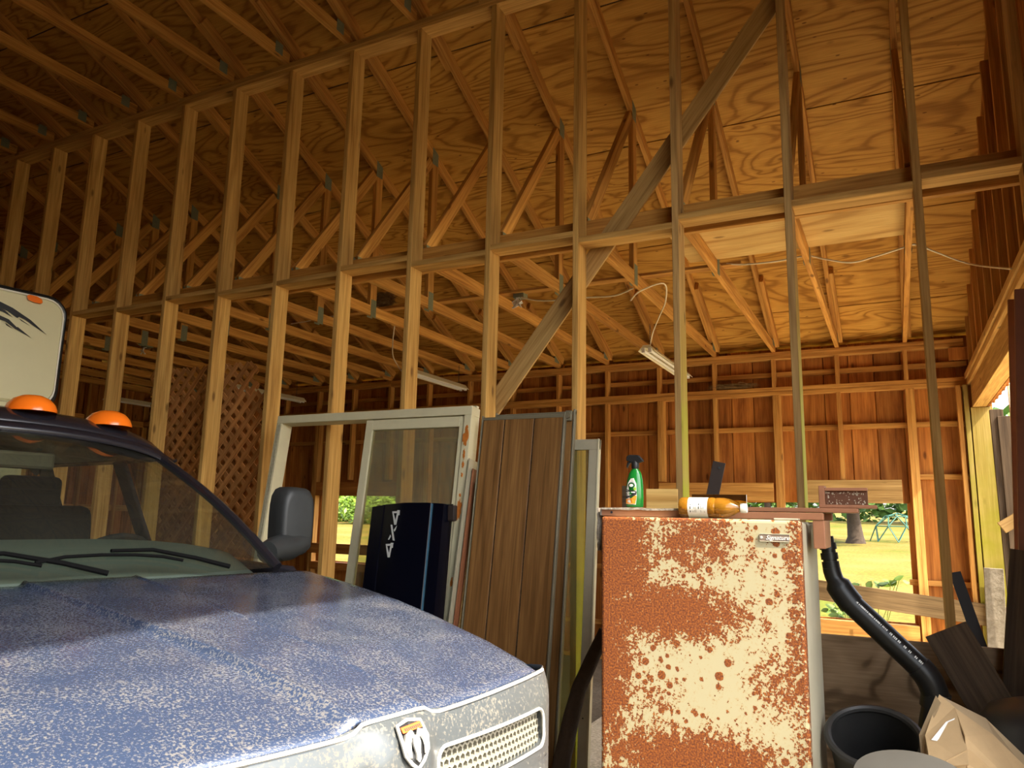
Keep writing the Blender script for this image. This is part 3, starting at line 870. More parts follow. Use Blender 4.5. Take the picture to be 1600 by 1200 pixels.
# grille fascia: curved in plan, opening up into honeycomb panels
def fas(v, w, off=0.0):
    """point on the fascia, v across, w height, off pushes forwards"""
    v = v * (1 - .075 * max(0, min(1, (w - .99) / .14)) ** 2)
    av = abs(v)
    u = -.015 - .22 * v * v - .9 * max(0, av - .56) ** 2 * 3 + .028 * sin(max(0, min(1, (1.16 - w) / .10)) * pi / 2) + off
    if av < .13:
        u += .020 * (1 - sstep((av - .055) / .05)) * sstep((1.165 - w) / .04)
    return T(u, v, w)
def fw_top(v): return hood_w(hood_front_u(v) - .001, v) - .001
FB = .62                      # bottom of the fascia
fa = MB()
def rrect(v0, v1, w0, w1, r, n=7):
    pts = []
    for cx, cw, a0 in ((v1 - r, w1 - r, 0), (v0 + r, w1 - r, 90), (v0 + r, w0 + r, 180), (v1 - r, w0 + r, 270)):
        for i in range(n):
            a = radians(a0 + 90 * i / (n - 1))
            pts.append((cx + r * cos(a), cw + r * sin(a)))
    # extra points along the straight runs
    out = []
    for i, p in enumerate(pts):
        q = pts[(i + 1) % len(pts)]
        out.append(p)
        d = sqrt((q[0] - p[0]) ** 2 + (q[1] - p[1]) ** 2)
        m = int(d / .03)
        for j in range(1, m): out.append((p[0] + (q[0] - p[0]) * j / m, p[1] + (q[1] - p[1]) * j / m))
    return out
def slant(v, w):              # the openings' upper edge follows the hood line
    return w - .035 * (abs(v) - .3)
cells = []
for sg in (-1, 1):
    for (w0, w1, c0, c1) in ((.985, 1.073, .955, None), (.845, .935, .70, .955)):
        cells.append((sg, .105, .560, w0, w1, c0, c1))
loops = []
for (sg, v0, v1, w0, w1, c0, c1) in cells:
    lp = [(sg * p, slant(p, q)) for p, q in rrect(v0, v1, w0, w1, .026)]
    loops.append((sg, lp))
    # ring between the cell's outline and the opening
    va, vb = .0, .675
    cxm, cwm = (v0 + v1) / 2, (w0 + w1) / 2
    inn = []; outr = []; mid_ = []
    for (p, q) in rrect(v0, v1, w0, w1, .026):
        dx, dw = p - cxm, q - cwm
        top = (c1 if c1 else 1.2)
        hx = (vb - cxm) if dx > 0 else (cxm - va)
        hw = (top - cwm) if dw > 0 else (cwm - c0)
        k_ = min(hx / abs(dx) if abs(dx) > 1e-6 else 1e9, hw / abs(dw) if abs(dw) > 1e-6 else 1e9)
        ov, ow = cxm + dx * k_, cwm + dw * k_
        if c1 is None and ow > fw_top(ov) - .0: ow = fw_top(ov)
        if c1 is None and ow > 1.15: ow = fw_top(ov)
        ring_o = (sg * ov, ow if (c1 is None and abs(ow - fw_top(ov)) < 1e-5) else slant(ov, ow))
        outr.append(ring_o); inn.append((sg * p, slant(p, q)))
    steps = 6
    ringpts = []
    for j in range(steps + 1):
        t = j / steps
        ringpts.append([fas(a[0] + (b[0] - a[0]) * t, a[1] + (b[1] - a[1]) * t) for a, b in zip(outr, inn)])
    ringpts.append([fas(a[0], a[1], -.03) for a in inn])
    for r_ in ringpts: r_.append(r_[0])
    fa.grid(ringpts)
# wrap-around at the ends down to the headlights
for sg in (-1, 1):
    rows = []
    for i in range(9):
        v = .672 + .06 * i / 8
        rows.append([fas(sg * v, .70 + (fw_top(.675) - .03 * (i / 8) ** 2 - .70) * j / 10, -.16 * (i / 8) ** 2) for j in range(11)])
    fa.grid(rows)
fascia = fa.build('grille_surround', M['chrome_dusty'], truck, smooth=True, angle=.9)
for sg, lp in loops:
    rim = MB().tube([fas(p, q, .001) for p, q in lp], .0045, 6, closed=True)
    rim.build('grille_rim', M['bright'], fascia, smooth=True)
for (sg, v0, v1, w0, w1, c0, c1) in cells:
    hm = MB()
    R_ = .0105
    pitch_v, pitch_w = R_ * sqrt(3), R_ * 1.5
    j = 0
    w = w0 - .03
    while w < w1 + .03:
        v = v0 - .02 + (pitch_v / 2 if j % 2 else 0)
        while v < v1 + .02:
            if v0 - .004 < v < v1 + .004 and w0 - .006 < w < w1 + .006:
                ro, ri = [], []
                for q in range(6):
                    a = pi / 6 + q * pi / 3
                    ro.append((sg * (v + R_ * cos(a)), slant(v, w) + R_ * sin(a)))
                    ri.append((sg * (v + R_ * .76 * cos(a)), slant(v, w) + R_ * .76 * sin(a)))
                vs = [fas(*p, -.014) for p in ro] + [fas(*p, -.014) for p in ri] + [fas(*p, -.030) for p in ri]
                fs = []
                for q in range(6):
                    r2 = (q + 1) % 6
                    fs += [(q, r2, 6 + r2, 6 + q), (6 + q, 6 + r2, 12 + r2, 12 + q)]
                hm.add(vs, fs)
            v += pitch_v
        w += pitch_w; j += 1
    o = hm.build('grille_mesh', M['mesh'], truck)
    bk = MB()
    bk.grid([[fas(sg * (v0 - .01 + (v1 - v0 + .02) * i / 8), slant(v0, w0 - .02 + (w1 - w0 + .04) * k_), -.045) for i in range(9)] for k_ in (0, 1)])
    bk.build('grille_backing', M['black'], truck)
# bright moulding along the hood's leading edge
mo = MB().tube([fas(-.64 + 1.28 * i / 60, fw_top(-.64 + 1.28 * i / 60) - .003, .003) for i in range(61)], .0045, 6)
mo.build('hood_moulding', M['bright'], truck, smooth=True)

# ram's-head shield on the nose
def emb(p, q, off=0.0):      # p,q in emblem units (-1..1, -1.2..1)
    return fas(.017 + p * .033, 1.112 + q * .0325, .006 + off)
sh = [(-.98, .92), (0, 1.06), (.98, .92), (1.05, .2), (.92, -.45), (.5, -.95), (0, -1.3), (-.5, -.95), (-.92, -.45), (-1.05, .2)]
em = MB().prism([(a * .92, b * .92) for a, b in sh], 0, .003, lambda p, q, t: emb(p, q, t)).build('emblem_shield', M['black'], truck)
MB().tube([emb(p, q, .003) for p, q in sh], .0042, 6, closed=True).build('emblem_rim', M['bright'], em, smooth=True)
rh = MB()
rh.prism([(-.24, .38), (.24, .38), (.30, .05), (.16, -.5), (.17, -.78), (0, -.95), (-.17, -.78), (-.16, -.5), (-.30, .05)], .003, .0075, lambda p, q, t: emb(p, q, t))
for sg in (-1, 1):
    horn = [(.16, .30), (.36, .50), (.58, .42), (.74, .12), (.76, -.22), (.66, -.52), (.55, -.62)]
    rh.tube([emb(sg * a, b, .006) for a, b in horn], [.004, .0078, .0086, .0082, .007, .005, .002], 7)
rh.build('ram_head', M['bright'], em, smooth=True)
MB().prism([(-.86, .60), (.82, .66), (.82, .90), (-.86, .84)], .004, .006, lambda p, q, t: emb(p, q, t)).build('orange_strip', M['orange_paint'], em)
dk = MB()
for i in range(9):
    x = -.62 + i * .155
    dk.prism([(x, .69), (x + .075, .69), (x + .075, .80), (x, .80)], .006, .0064, lambda p, q, t: emb(p, q + .03 * p, t))
dk.build('strip_marks', M['print'], em)

# fenders, headlights, bumper, wheels
for sg in (-1, 1):
    fb = MB()
    rows = []
    for i in range(17):
        u = -.20 - 1.10 * i / 16
        e = lerp(HE, u) + .05
        top = .80 + .24 * sstep(i / 16)
        e = min(e, .74 + .13 * i / 16)
        arch = .30 * max(0, 1 - ((u + .78) / .42) ** 2) ** .5 if abs(u + .78) < .42 else 0
        bot = .46 + arch
        out_ = .80 + .13 * sstep(i / 6)
        rows.append([T(u, sg * e, top + .02), T(u, sg * (e + (out_ - e) * .55), top + .005), T(u, sg * out_, top - .06), T(u, sg * (out_ + .012), (top + bot) / 2), T(u, sg * out_, bot)])
    fb.grid(rows)
    fb.build('fender', M['paint_cab'], truck, smooth=True, solid=.01)
    hl = MB().box((0, 0, 0), (0, 0, 0)); hl = MB()
    hl.grid([[T(-.20 - .16 * ((v - .70) / .2) ** 2 - .02, sg * v, w) for v in (.70, .75, .80, .85, .90)] for w in (.78, .84, .90, .96)])
    hl.build('headlight', M['headlight'], truck, smooth=True, solid=.03)
bp_ = MB()
rows = []
for i in range(25):
    v = -.93 + 1.86 * i / 24
    u = .07 - .14 * (abs(v) / .93) ** 3
    rows.append([T(u - .05, v, .66), T(u, v, .645), T(u + .02, v, .58), T(u + .015, v, .49), T(u - .02, v, .45)])
bp_.grid(rows)
bp_.build('bumper', M['chrome_dusty'], truck, smooth=True, solid=.01)
for u_, in ((-.78,), (-4.25,)):
    for sg in (-1, 1):
        c = T(u_, sg * .80, 0); c.z = .385
        ax = _tl * sg
        mm = Matrix.Translation(c) @ ax.to_track_quat('Z', 'Y').to_matrix().to_4x4()
        wl_ = MB().lathe([(.20, -.10), (.36, -.12), (.385, -.09), (.385, .09), (.36, .12), (.21, .10)], 32, mm, cap=False).build('wheel', M['tyre'], truck, smooth=True)
        MB().lathe([(.21, .07), (.20, .045), (.08, .06), (.075, .10), (.0005, .10)], 24, mm, cap=False).build('rim', M['chrome'], wl_, smooth=True)

# cab: doors, pillars, roof, glass
A0 = lambda sg: T(-1.27, sg * .70, 1.315)
A1 = lambda sg: T(-1.93, sg * .555, 1.735)
def roof_pt(u, v):
    t = abs(v) / .60
    drop = .062 * t ** 2.2 + .045 * t ** 8
    f_ = max(0, (u + 2.06) / .16)
    b_ = max(0, (-3.05 - u) / .2)
    return T(u, v, 1.868 - drop - .075 * f_ ** 1.8 - .06 * b_ ** 2)
rows = []
for i in range(22):
    u = -1.915 - (1.335) * (i / 21) ** 1.15
    half = .60 + .03 * min(1, i / 8)
    row = []
    for j in range(25):
        fr = -1 + 2 * j / 24
        row.append(roof_pt(u, fr * half))
    lo = 1.70
    row = [T(u, -half - .022, 1.715)] + row + [T(u, half + .022, 1.715)]
    rows.append(row)
rb0 = MB().grid(rows)
# rail over the windshield
top_w = []
rb0.grid([[T(-1.905 + .012 * k_, -.585 + 1.17 * j / 24, (1.795 - .055 * (abs(-1 + 2 * j / 24)) ** 2.2 - .030 * abs(-1 + 2 * j / 24) ** 8) - .034 * k_) for j in range(25)] for k_ in (0, 1)])
roof = rb0.build('cab_roof', M['paint_cab'], truck, smooth=True, solid=.012, angle=1.0)
def ws_pt(s_, t):             # s_: -1..1 across, t: 0 bottom .. 1 top
    bu = -1.17 - .11 * s_ * s_; bv = .665 * s_; bw = 1.318
    tu = -1.885 - .03 * s_ * s_; tv = .535 * s_; tw = 1.765 - .05 * abs(s_) ** 2.2
    k_ = .022 * sin(pi * t)
    return T(bu + (tu - bu) * t + k_, bv + (tv - bv) * t, bw + (tw - bw) * t + k_ * .8)
MB().grid([[ws_pt(-1 + 2 * j / 20, i / 10) for j in range(21)] for i in range(11)]).build('windshield', M['windshield'], truck, smooth=True)
for sg in (-1, 1):
    ap = MB()
    ap.tube([ws_pt(sg, t / 8) + _tl * sg * .012 for t in range(9)], .020, 8)
    ap.build('a_pillar', M['paint_cab'], truck, smooth=True)
    MB().grid([[T(-1.30, sg * .86, .5), T(-1.30, sg * .885, .9), T(-1.30, sg * .86, 1.22), T(-1.32, sg * .775, 1.315)],
               [T(-2.35, sg * .875, .5), T(-2.35, sg * .90, .9), T(-2.35, sg * .87, 1.22), T(-2.35, sg * .79, 1.335)]]).build('door', M['paint_cab'], truck, smooth=True, solid=.03)
    MB().grid([[T(-2.37, sg * .875, .5), T(-2.37, sg * .90, .9), T(-2.37, sg * .87, 1.22), T(-2.37, sg * .79, 1.335)],
               [T(-3.22, sg * .875, .5), T(-3.22, sg * .90, .9), T(-3.22, sg * .87, 1.22), T(-3.22, sg * .79, 1.335)]]).build('cab_side', M['paint_cab'], truck, smooth=True, solid=.03)
    MB().bar(T(-2.36, sg * .775, 1.33), T(-2.40, sg * .625, 1.72), .02, .10, up=_tf).build('b_pillar', M['paint_cab'], truck)
    MB().bar(T(-3.18, sg * .775, 1.33), T(-3.16, sg * .625, 1.72), .02, .14, up=_tf).build('c_pillar', M['paint_cab'], truck)
    MB().grid([[T(-1.36, sg * .765, 1.33), T(-2.31, sg * .775, 1.335)], [T(-1.94, sg * .60, 1.715), T(-2.33, sg * .635, 1.72)]]).build('side_window', M['windshield'], truck)
    # mirror: tall head on a low arm
    mroot = MB()
    mc = T(-1.475, sg * .875, 1.475)
    hx, hz = .078 * TS, .135 * TS
    prof = []
    for i in range(28):
        a = 2 * pi * i / 28
        cxx, szz = cos(a), sin(a)
        k_ = (abs(cxx) ** 4 + abs(szz) ** 4) ** -.25
        prof.append((cxx * k_ * hx, szz * k_ * hz))
    rows = []
    for dep, sc in ((.052, .72), (.048, .88), (.030, .97), (-.01, 1.0), (-.05, 1.0), (-.052, .9)):
        rows.append([mc + _tl * (p * sc) + Vector((0, 0, q * sc)) + _tf * dep for p, q in prof + prof[:1]])
    mroot.grid(rows)
    mroot.add([mc + _tl * (p * .72) + Vector((0, 0, q * .72)) + _tf * .052 for p, q in prof], [tuple(range(28))])
    mr = mroot.build('side_mirror', M['mirror_plastic'], truck, smooth=True, angle=.9)
    MB().tube([T(-1.40, sg * .715, 1.362), T(-1.43, sg * .77, 1.372), T(-1.46, sg * .85, 1.378), T(-1.47, sg * .925, 1.40), T(-1.475, sg * .945, 1.43)], [.046, .054, .060, .050, .028], 14).build('mirror_arm', M['mirror_plastic'], mr, smooth=True)
MB().grid([[T(-3.24, -.80 + 1.6 * j / 6, w) for j in range(7)] for w in (.5, .9, 1.33)]).build('cab_back', M['paint_cab'], truck, solid=.03)
MB().grid([[T(-3.22, -.62 + 1.24 * j / 6, 1.335) for j in range(7)], [T(-3.18, -.58 + 1.16 * j / 6, 1.72) for j in range(7)]]).build('rear_window', M['windshield'], truck)
# cowl and wipers
MB().grid([[T(-1.245 - .01 * k_, -.80 + 1.6 * j / 16, 1.298 + .0 * k_) for j in range(17)] for k_ in (0, 8)]).build('cowl', M['black'], truck, solid=.02)
for off in (0.0, -.62):
    def wp_(px_, t): return ws_pt(px_ + off, t) + (_tf * .012 + Vector((0, 0, .012)))
    wb_ = MB()
    wb_.tube([wp_(-.22, .075), wp_(-.10, .10), wp_(.05, .105), wp_(.20, .10), wp_(.33, .085), wp_(.42, .06)], .0055, 6)
    wi = wb_.build('wiper_blade', M['wiper'], truck)
    MB().tube([wp_(.10, .125), wp_(.30, .125), wp_(.50, .07), wp_(.66, .01)], [.006, .007, .008, .009], 6).build('wiper_arm', M['wiper'], wi)
for v in (-.40, -.12, .105, .385):
    c = roof_pt(-2.03, v)
    up_ = Vector((0, 0, 1))
    mm = Matrix.Translation(c - up_ * .012) @ Matrix.Rotation(TR, 4, 'Z') @ Matrix.Diagonal((.115, .092, .072, 1))
    ml = MB().lathe([(1, 0), (.985, .18), (.9, .45), (.7, .75), (.4, .94), (.001, 1.0)], 24, mm, cap=False).build('marker_light', M['amber'], truck, smooth=True)
# interior
MB().grid([[T(-1.25 - .42 * i / 6, -.64 + 1.28 * j / 10, 1.312 + .10 * sstep(i / 5) - .045 * (abs(-1 + 2 * j / 10)) ** 3 + (-.16 if i == 6 else 0)) for j in range(11)] for i in range(7)]).build('dashboard', M['dash'], truck, smooth=True, solid=.03)
sw = MB()
cc = T(-1.80, .34, 1.26)
mm = Matrix.Translation(cc) @ Matrix.Rotation(TR, 4, 'Z') @ Matrix.Rotation(radians(-65), 4, 'Y')
sw.tube([mm @ Vector((.19 * cos(2 * pi * k_ / 28), .19 * sin(2 * pi * k_ / 28), 0)) for k_ in range(28)], .014, 8, closed=True)
for a in (20, 160, 270): sw.tube([mm @ Vector((0, 0, 0)), mm @ Vector((.19 * cos(radians(a)), .19 * sin(radians(a)), 0))], .012, 6)
sw.build('steering_wheel', M['seat'], truck, smooth=True)
for v in (-.36, .36):
    st = MB()
    st.box(tuple(T(-2.25, v, .98)), (.55, .55, .16), Matrix.Rotation(TR, 3, 'Z'))
    st.box(tuple(T(-2.52, v, 1.26)), (.14, .52, .58), Matrix.Rotation(TR, 3, 'Z') @ Matrix.Rotation(radians(-10), 3, 'Y'))
    st.build('seat', M['seat'], truck, bevel=.05, seg=3)
    MB().box(tuple(T(-2.60, v, 1.57)), (.09, .26, .16), Matrix.Rotation(TR, 3, 'Z')).build('headrest', M['seat'], truck, bevel=.03, seg=3)
MB().box(tuple(T(-1.80, .0, 1.665)), (.03, .25, .065), Matrix.Rotation(TR, 3, 'Z')).build('rear_view_mirror', M['alu_dull'], truck, bevel=.012)
MB().box(tuple(T(-2.2, 0, .62)), (2.2, 1.75, .06), Matrix.Rotation(TR, 3, 'Z')).build('cab_floor', M['seat'], truck)
# bed
bd = MB()
for sg in (-1, 1):
    bd.box(tuple(T(-4.45, sg * .84, .93)), (2.42 * TS, .10, .62), Matrix.Rotation(TR, 3, 'Z'))
bd.box(tuple(T(-4.45, 0, .68)), (2.42 * TS, 1.84, .06), Matrix.Rotation(TR, 3, 'Z'))
bd.box(tuple(T(-5.64, 0, .93)), (.06, 1.84, .62), Matrix.Rotation(TR, 3, 'Z'))
bd.box(tuple(T(-3.27, 0, .93)), (.05, 1.84, .62), Matrix.Rotation(TR, 3, 'Z'))
bd.build('truck_bed', M['paint_cab'], truck, bevel=.02)
MB().box(tuple(T(-2.9, 0, .50)), (4.6 * TS, .8, .14), Matrix.Rotation(TR, 3, 'Z')).build('chassis', M['black'], truck)

# ---- camper on the truck's bed: only its nose shows over the cab
cmp_ = thing('truck_camper', tuple(T(-4.45, 0, .80)), TR, 'cream truck camper nose with black swoosh stripes above the truck cab', 'camper')
HWID, U0 = .865, -3.72
def cam_sec(u, w0, w1, hw, r):
    pts = []
    for cx, cw, a0 in ((hw - r, w1 - r, 0), (-hw + r, w1 - r, 90), (-hw + r, w0 + r, 180), (hw - r, w0 + r, 270)):
        for i in range(6):
            a = radians(a0 + 90 * i / 5)
            pts.append(T(u, cx + r * cos(a), cw + r * sin(a)))
    return pts
nb = MB()
secs = [cam_sec(U0 - .0, 2.10, 2.700, HWID - .02, .09), cam_sec(U0 - .03, 2.075, 2.725, HWID, .10), cam_sec(U0 - .5, 2.075, 2.79, HWID, .10), cam_sec(-5.7, 2.075, 2.85, HWID, .10)]
nb.grid([s_ + s_[:1] for s_ in secs])
nb.add(secs[0], [tuple(range(24))]); nb.add(secs[-1], [tuple(range(23, -1, -1))])
nb.build('cabover_nose', M['camper'], cmp_, smooth=True, angle=.8)
bdy = MB().box(tuple(T(-4.62, 0, 1.44)), (2.1 * TS, 1.55, 1.42), Matrix.Rotation(TR, 3, 'Z')).build('camper_body', M['camper'], cmp_, bevel=.04)
tr = cam_sec(U0 - .036, 2.075, 2.725, HWID + .003, .10)
MB().tube(tr, .019, 8, closed=True).build('edge_moulding', M['black_trim'], cmp_, smooth=True)
MB().tube(cam_sec(U0 - .018, 2.085, 2.712, HWID - .010, .097), .009, 6, closed=True).build('white_moulding', M['white_trim'], cmp_, smooth=True)
MB().tube(cam_sec(U0 - .062, 2.075, 2.729, HWID + .006, .10), .010, 6, closed=True).build('white_moulding', M['white_trim'], cmp_, smooth=True)
def cface(px, py, off=.004):
    """pixel on the nose's front face"""
    w = CR * ((px - 800) / FPX) + CU * ((600 - py) / FPX) + CF
    o = T(U0 + off / TS, 0, 0)
    t = (o - CAM).dot(_tf) / w.dot(_tf)
    return CAM + w * t
for poly in ([(-6, 468), (20, 481), (48, 500), (73, 523), (52, 509), (40, 500), (30, 495), (27, 497), (12, 486), (-6, 478)],
             [(-6, 490), (14, 499), (26, 511), (28, 511), (49, 528), (24, 514), (8, 502), (-6, 497)],
             [(-6, 478), (8, 485), (20, 496), (4, 487), (-6, 484)], [(30, 497), (47, 509), (33, 501)], [(8, 504), (21, 514), (10, 508)]):
    MB().prism(poly, .003, .006, lambda p, q, t: cface(p, q, t)).build('swoosh_stripe', M['black_trim'], cmp_)
lm = [(42, 462), (46, 460), (58, 463), (66, 468), (67, 473), (64, 475), (52, 472), (43, 468)]
MB().prism(lm, .0, .022, lambda p, q, t: cface(p, q, t)).build('clearance_light', M['amber'], cmp_, bevel=.006)

# ================================================================== THINGS LEANING ON THE STUD WALL
def lean_frame(x0, x1, h, y_bot, y_top, z0=0.0):
    """returns f(s,t,d): s metres across from x0, t metres up the leaning plane, d metres towards the camera"""
    dy = y_top - y_bot
    uz = sqrt(max(1e-6, h * h - dy * dy)) / h
    up = Vector((0, dy / h, uz)); nrm = Vector((0, -uz, dy / h))
    o = Vector((x0, y_bot, z0))
    return lambda s_, t, d=0.0: o + Vector((s_, 0, 0)) + up * t + nrm * d
def pbox(mb, F, s0, s1, t0, t1, d0, d1):
    vs = [F(a, b, c) for a in (s0, s1) for b in (t0, t1) for c in (d0, d1)]
    return mb.add(vs, [(0, 1, 3, 2), (4, 6, 7, 5), (0, 4, 5, 1), (2, 3, 7, 6), (0, 2, 6, 4), (1, 5, 7, 3)])

# ---- aluminium sliding door, one glazed panel
SX0, SX1, SH = 4.545, 6.095, 2.165
F = lean_frame(SX0, SX1, SH, -.34, -.065)
W_ = SX1 - SX0
sl = thing('sliding_door', (5.3, -.3, 0), 0, 'cream aluminium sliding glass door frame leaning on the studs, half of it glazed', 'door')
for nm, a in (('head_rail', (0, W_, SH - .055, SH)), ('sill_rail', (0, W_, 0, .045)), ('jamb', (0, .05, .045, SH - .055)), ('jamb', (W_ - .05, W_, .045, SH - .055))):
    o = pbox(MB(), F, a[0], a[1], a[2], a[3], 0, .10).build(nm, M['alu_cream'], sl, bevel=.003)
pbox(MB(), F, .0, W_, SH, SH + .012, .02, .05).build('nailing_fin', M['alu_cream'], sl)
g0, g1 = .765, W_ - .05
for nm, a in (('stile', (g0, g0 + .055, .05, SH - .06)), ('stile', (g1 - .035, g1, .05, SH - .06)), ('panel_rail', (g0 + .055, g1 - .035, SH - .125, SH - .06)), ('panel_rail', (g0 + .055, g1 - .035, .05, .13))):
    pbox(MB(), F, a[0], a[1], a[2], a[3], .055, .09).build(nm, M['alu_cream'], sl, bevel=.003)
pbox(MB(), F, g0 + .055, g1 - .035, .13, SH - .125, .070, .076).build('pane', M['pane_dirty'], sl)
for i in range(3):
    pbox(MB(), F, .018 + .011 * i, .022 + .011 * i, .05, SH - .06, .10, .106).build('track_rib', M['alu'], sl)
random.seed(5)
def blotch(px_, py_, rx, ry, nm, parent, mat, plane, n=18, th=.004):
    pts = []
    for i in range(n):
        a = 2 * pi * i / n
        k_ = 1 + random.uniform(-.35, .25)
        pts.append((px_ + rx * k_ * cos(a), py_ + ry * k_ * sin(a)))
    return MB().prism(pts, 0, th, plane).build(nm, M[mat], parent)
fp = lambda p, q, t: F(p, q, .10 + t)
jx = W_ - .025
for (t, ry, rx) in ((SH - .20, .050, .018), (SH - .62, .055, .017), (SH - .14, .018, .010), (SH - .30, .03, .007), (SH - .36, .02, .006), (SH - .42, .014, .006), (SH - .54, .01, .006), (SH - 1.03, .03, .006)):
    blotch(jx, t, rx, ry, 'rust_blotch', sl, 'rust_stain', fp)

# ---- pickup tailgate stood on end
ang = radians(8.6)
tg = thing('tailgate', (5.56, -.55, 0), 0, 'glossy navy pickup tailgate with 4X4 lettering, stood on end before the sliding door', 'tailgate')
tl0, tr0 = P(585, 790, y=-.36), P(702, 785, y=-.36)
bl0 = P(562, 915, y=-.44)
ex = (tr0 - tl0); TW = ex.length; ex.normalize()
ey = (tl0 - bl0).normalized(); ey = (ey - ex * ey.dot(ex)).normalized()
ez = ex.cross(ey)            # towards the camera (-Y)
if ez.y > 0: ez = -ez
ORG = tl0 - ey * (tl0.z / ey.z)
TH = (tl0 - ORG).length
G = lambda s_, t, d=0.0: ORG + ex * s_ + ey * t + ez * d
rows = []
for i in range(13):
    s_ = TW * i / 12
    crown = .020 * sin(pi * i / 12)
    rows.append([G(s_, .0 + .0 * i, d) for d in (0,)] )
tgp = MB()
prof = [(0, .0), (.012, .034), (.10, .041), (.106, .038), (.112, .041), (.25, .044), (.40, .044), (.425, .042), (.43, .038), (.442, .038), (.447, .042), (TW - .012, .038), (TW, 0)]
NT = 10
rows = []
for (s_, d) in prof:
    rows.append([G(s_, TH * j / NT - .016 * (1 - sin(pi * s_ / TW)) * (1 if j == NT else 0) * (1 - .0), d) for j in range(NT + 1)])
tgp.grid(rows)
tgb = MB()
tgb.grid(rows)
tgb.grid([[G(s_, TH * j / NT, -.045) for j in range(NT + 1)] for (s_, d) in (prof[0], prof[-1])])
tgb.grid([[r[-1] for r in rows], [G(s_, TH, -.045) for (s_, d) in prof]])
tgb.grid([[r[0] for r in rows], [G(s_, 0, -.045) for (s_, d) in prof]])
tgb.grid([[rows[0][j] for j in range(NT + 1)], [G(0, TH * j / NT, -.045) for j in range(NT + 1)]])
tgb.grid([[rows[-1][j] for j in range(NT + 1)], [G(TW, TH * j / NT, -.045) for j in range(NT + 1)]])
tgb.build('panel', M['navy'], tg, smooth=True, angle=.5)
pbox(MB(), G, .428, .438, .01, TH - .012, .038, .0405).build('pale_stripe', M['blue_stripe'], tg)
def gpx(px_, py_, t=0.0):
    w = CR * ((px_ - 800) / FPX) + CU * ((600 - py_) / FPX) + CF
    o = G(0, 0, .046)
    k_ = (o - CAM).dot(ez) / w.dot(ez)
    return CAM + w * k_ + ez * t
# the 4X4 reads upwards: one joined decal per character
z8 = lambda a, b: (560 + a / 6.0, 760 + b / 6.0)
four = [(318, 235), (365, 232), (366, 222), (390, 224), (388, 240), (386, 270), (374, 270), (356, 360), (336, 360)]
four_h = [(332, 252), (362, 250), (348, 318)]
def decal4(dx, dy):
    outer = [z8(a + dx, b + dy) for a, b in four]
    hole = [z8(a + dx, b + dy) for a, b in four_h]
    bm = bmesh.new()
    mb = MB()
    # strips around the triangular counter
    o_ = outer; h_ = hole
    quads = [(o_[0], o_[1], h_[1], h_[0]), (o_[1], o_[6], h_[1], h_[1]), (h_[1], o_[6], o_[7], h_[2]), (h_[2], o_[7], o_[8], h_[2]), (o_[8], o_[0], h_[0], h_[2]), (o_[1], o_[2], o_[3], o_[6]), (o_[3], o_[4], o_[5], o_[6])]
    bm.free()
    for q in quads:
        q = [p for i, p in enumerate(q) if p != q[i - 1]]
        mb.prism(q, 0, .001, lambda a, b, t: gpx(a, b, t))
    mb.build('numeral_four', M['silver_decal'], tg)
decal4(0, 0); decal4(-62, 306)
xd = MB()
for q in ([(303, 360), (318, 360), (340, 510), (322, 505)], [(278, 498), (300, 452), (306, 470), (288, 500)], [(330, 410), (362, 366), (350, 408), (338, 425)]):
    xd.prism([z8(a, b) for a, b in q], 0, .001, lambda a, b, t: gpx(a, b, t))
xd.build('letter_x', M['silver_decal'], tg)
lt = MB().box(tuple(G(TW + .02, TH - .06, -.01)), (.05, .035, .09)).build('latch', M['steel_dark'], tg, bevel=.01)

# ---- closet doors of wood-grain panelling
def closet_door(x0, x1, h, yb, yt, label, grooves, mats=True):
    r = thing('closet_door', ((x0 + x1) / 2, yb, 0), 0, label, 'door')
    Fd = lean_frame(x0, x1, h, yb, yt)
    w = x1 - x0
    edges = [0.010] + grooves + [w - .012]
    for a, b in zip(edges[:-1], edges[1:]):
        me = pbox(MB(), Fd, a + .0022, b - .0022, .02, h - .03, 0, .012)
        # own X axis runs up the panel so that the grain does
        c = Fd((a + b) / 2, h / 2, .006)
        p0, p1 = Fd((a + b) / 2, .02, .008), Fd((a + b) / 2, h - .03, .008)
        beam('panel_strip', p0, p1, b - a - .009, .008, 'panel', r, up=Fd(0, 0, 1) - Fd(0, 0, 0))
    pbox(MB(), Fd, .01, w - .01, .02, h - .03, -.004, .003).build('backing', M['dark_plank'], r)
    pbox(MB(), Fd, 0, .008, 0, h, -.012, .014).build('edge_channel', M['alu_dull'], r, bevel=.003)
    pbox(MB(), Fd, w - .012, w, 0, h, -.012, .016).build('edge_channel', M['alu_dull'], r, bevel=.003)
    pbox(MB(), Fd, 0, w, h - .03, h - .012, -.012, .013).build('top_channel', M['alu_dull'], r, bevel=.003)
    return r, Fd
closet_door(6.165, 6.702, 2.115, -.46, -.155, 'wood-grain closet door with two grooves and thin metal edging, foremost of its stack', [.155, .345])
cd2, Fd2 = closet_door(6.235, 6.745, 2.13, -.385, -.115, 'second wood-grain closet door, its metal edge and roller showing behind the first', [.15, .34])
pbox(MB(), Fd2, .455, .495, 2.06, 2.12, .014, .03).build('roller_bracket', M['alu_dull'], cd2, bevel=.004)
MB().tube([Fd2(.475, 2.09, .028), Fd2(.475, 2.09, .045)], .018, 14).build('roller', M['alu_dull'], cd2, smooth=True)
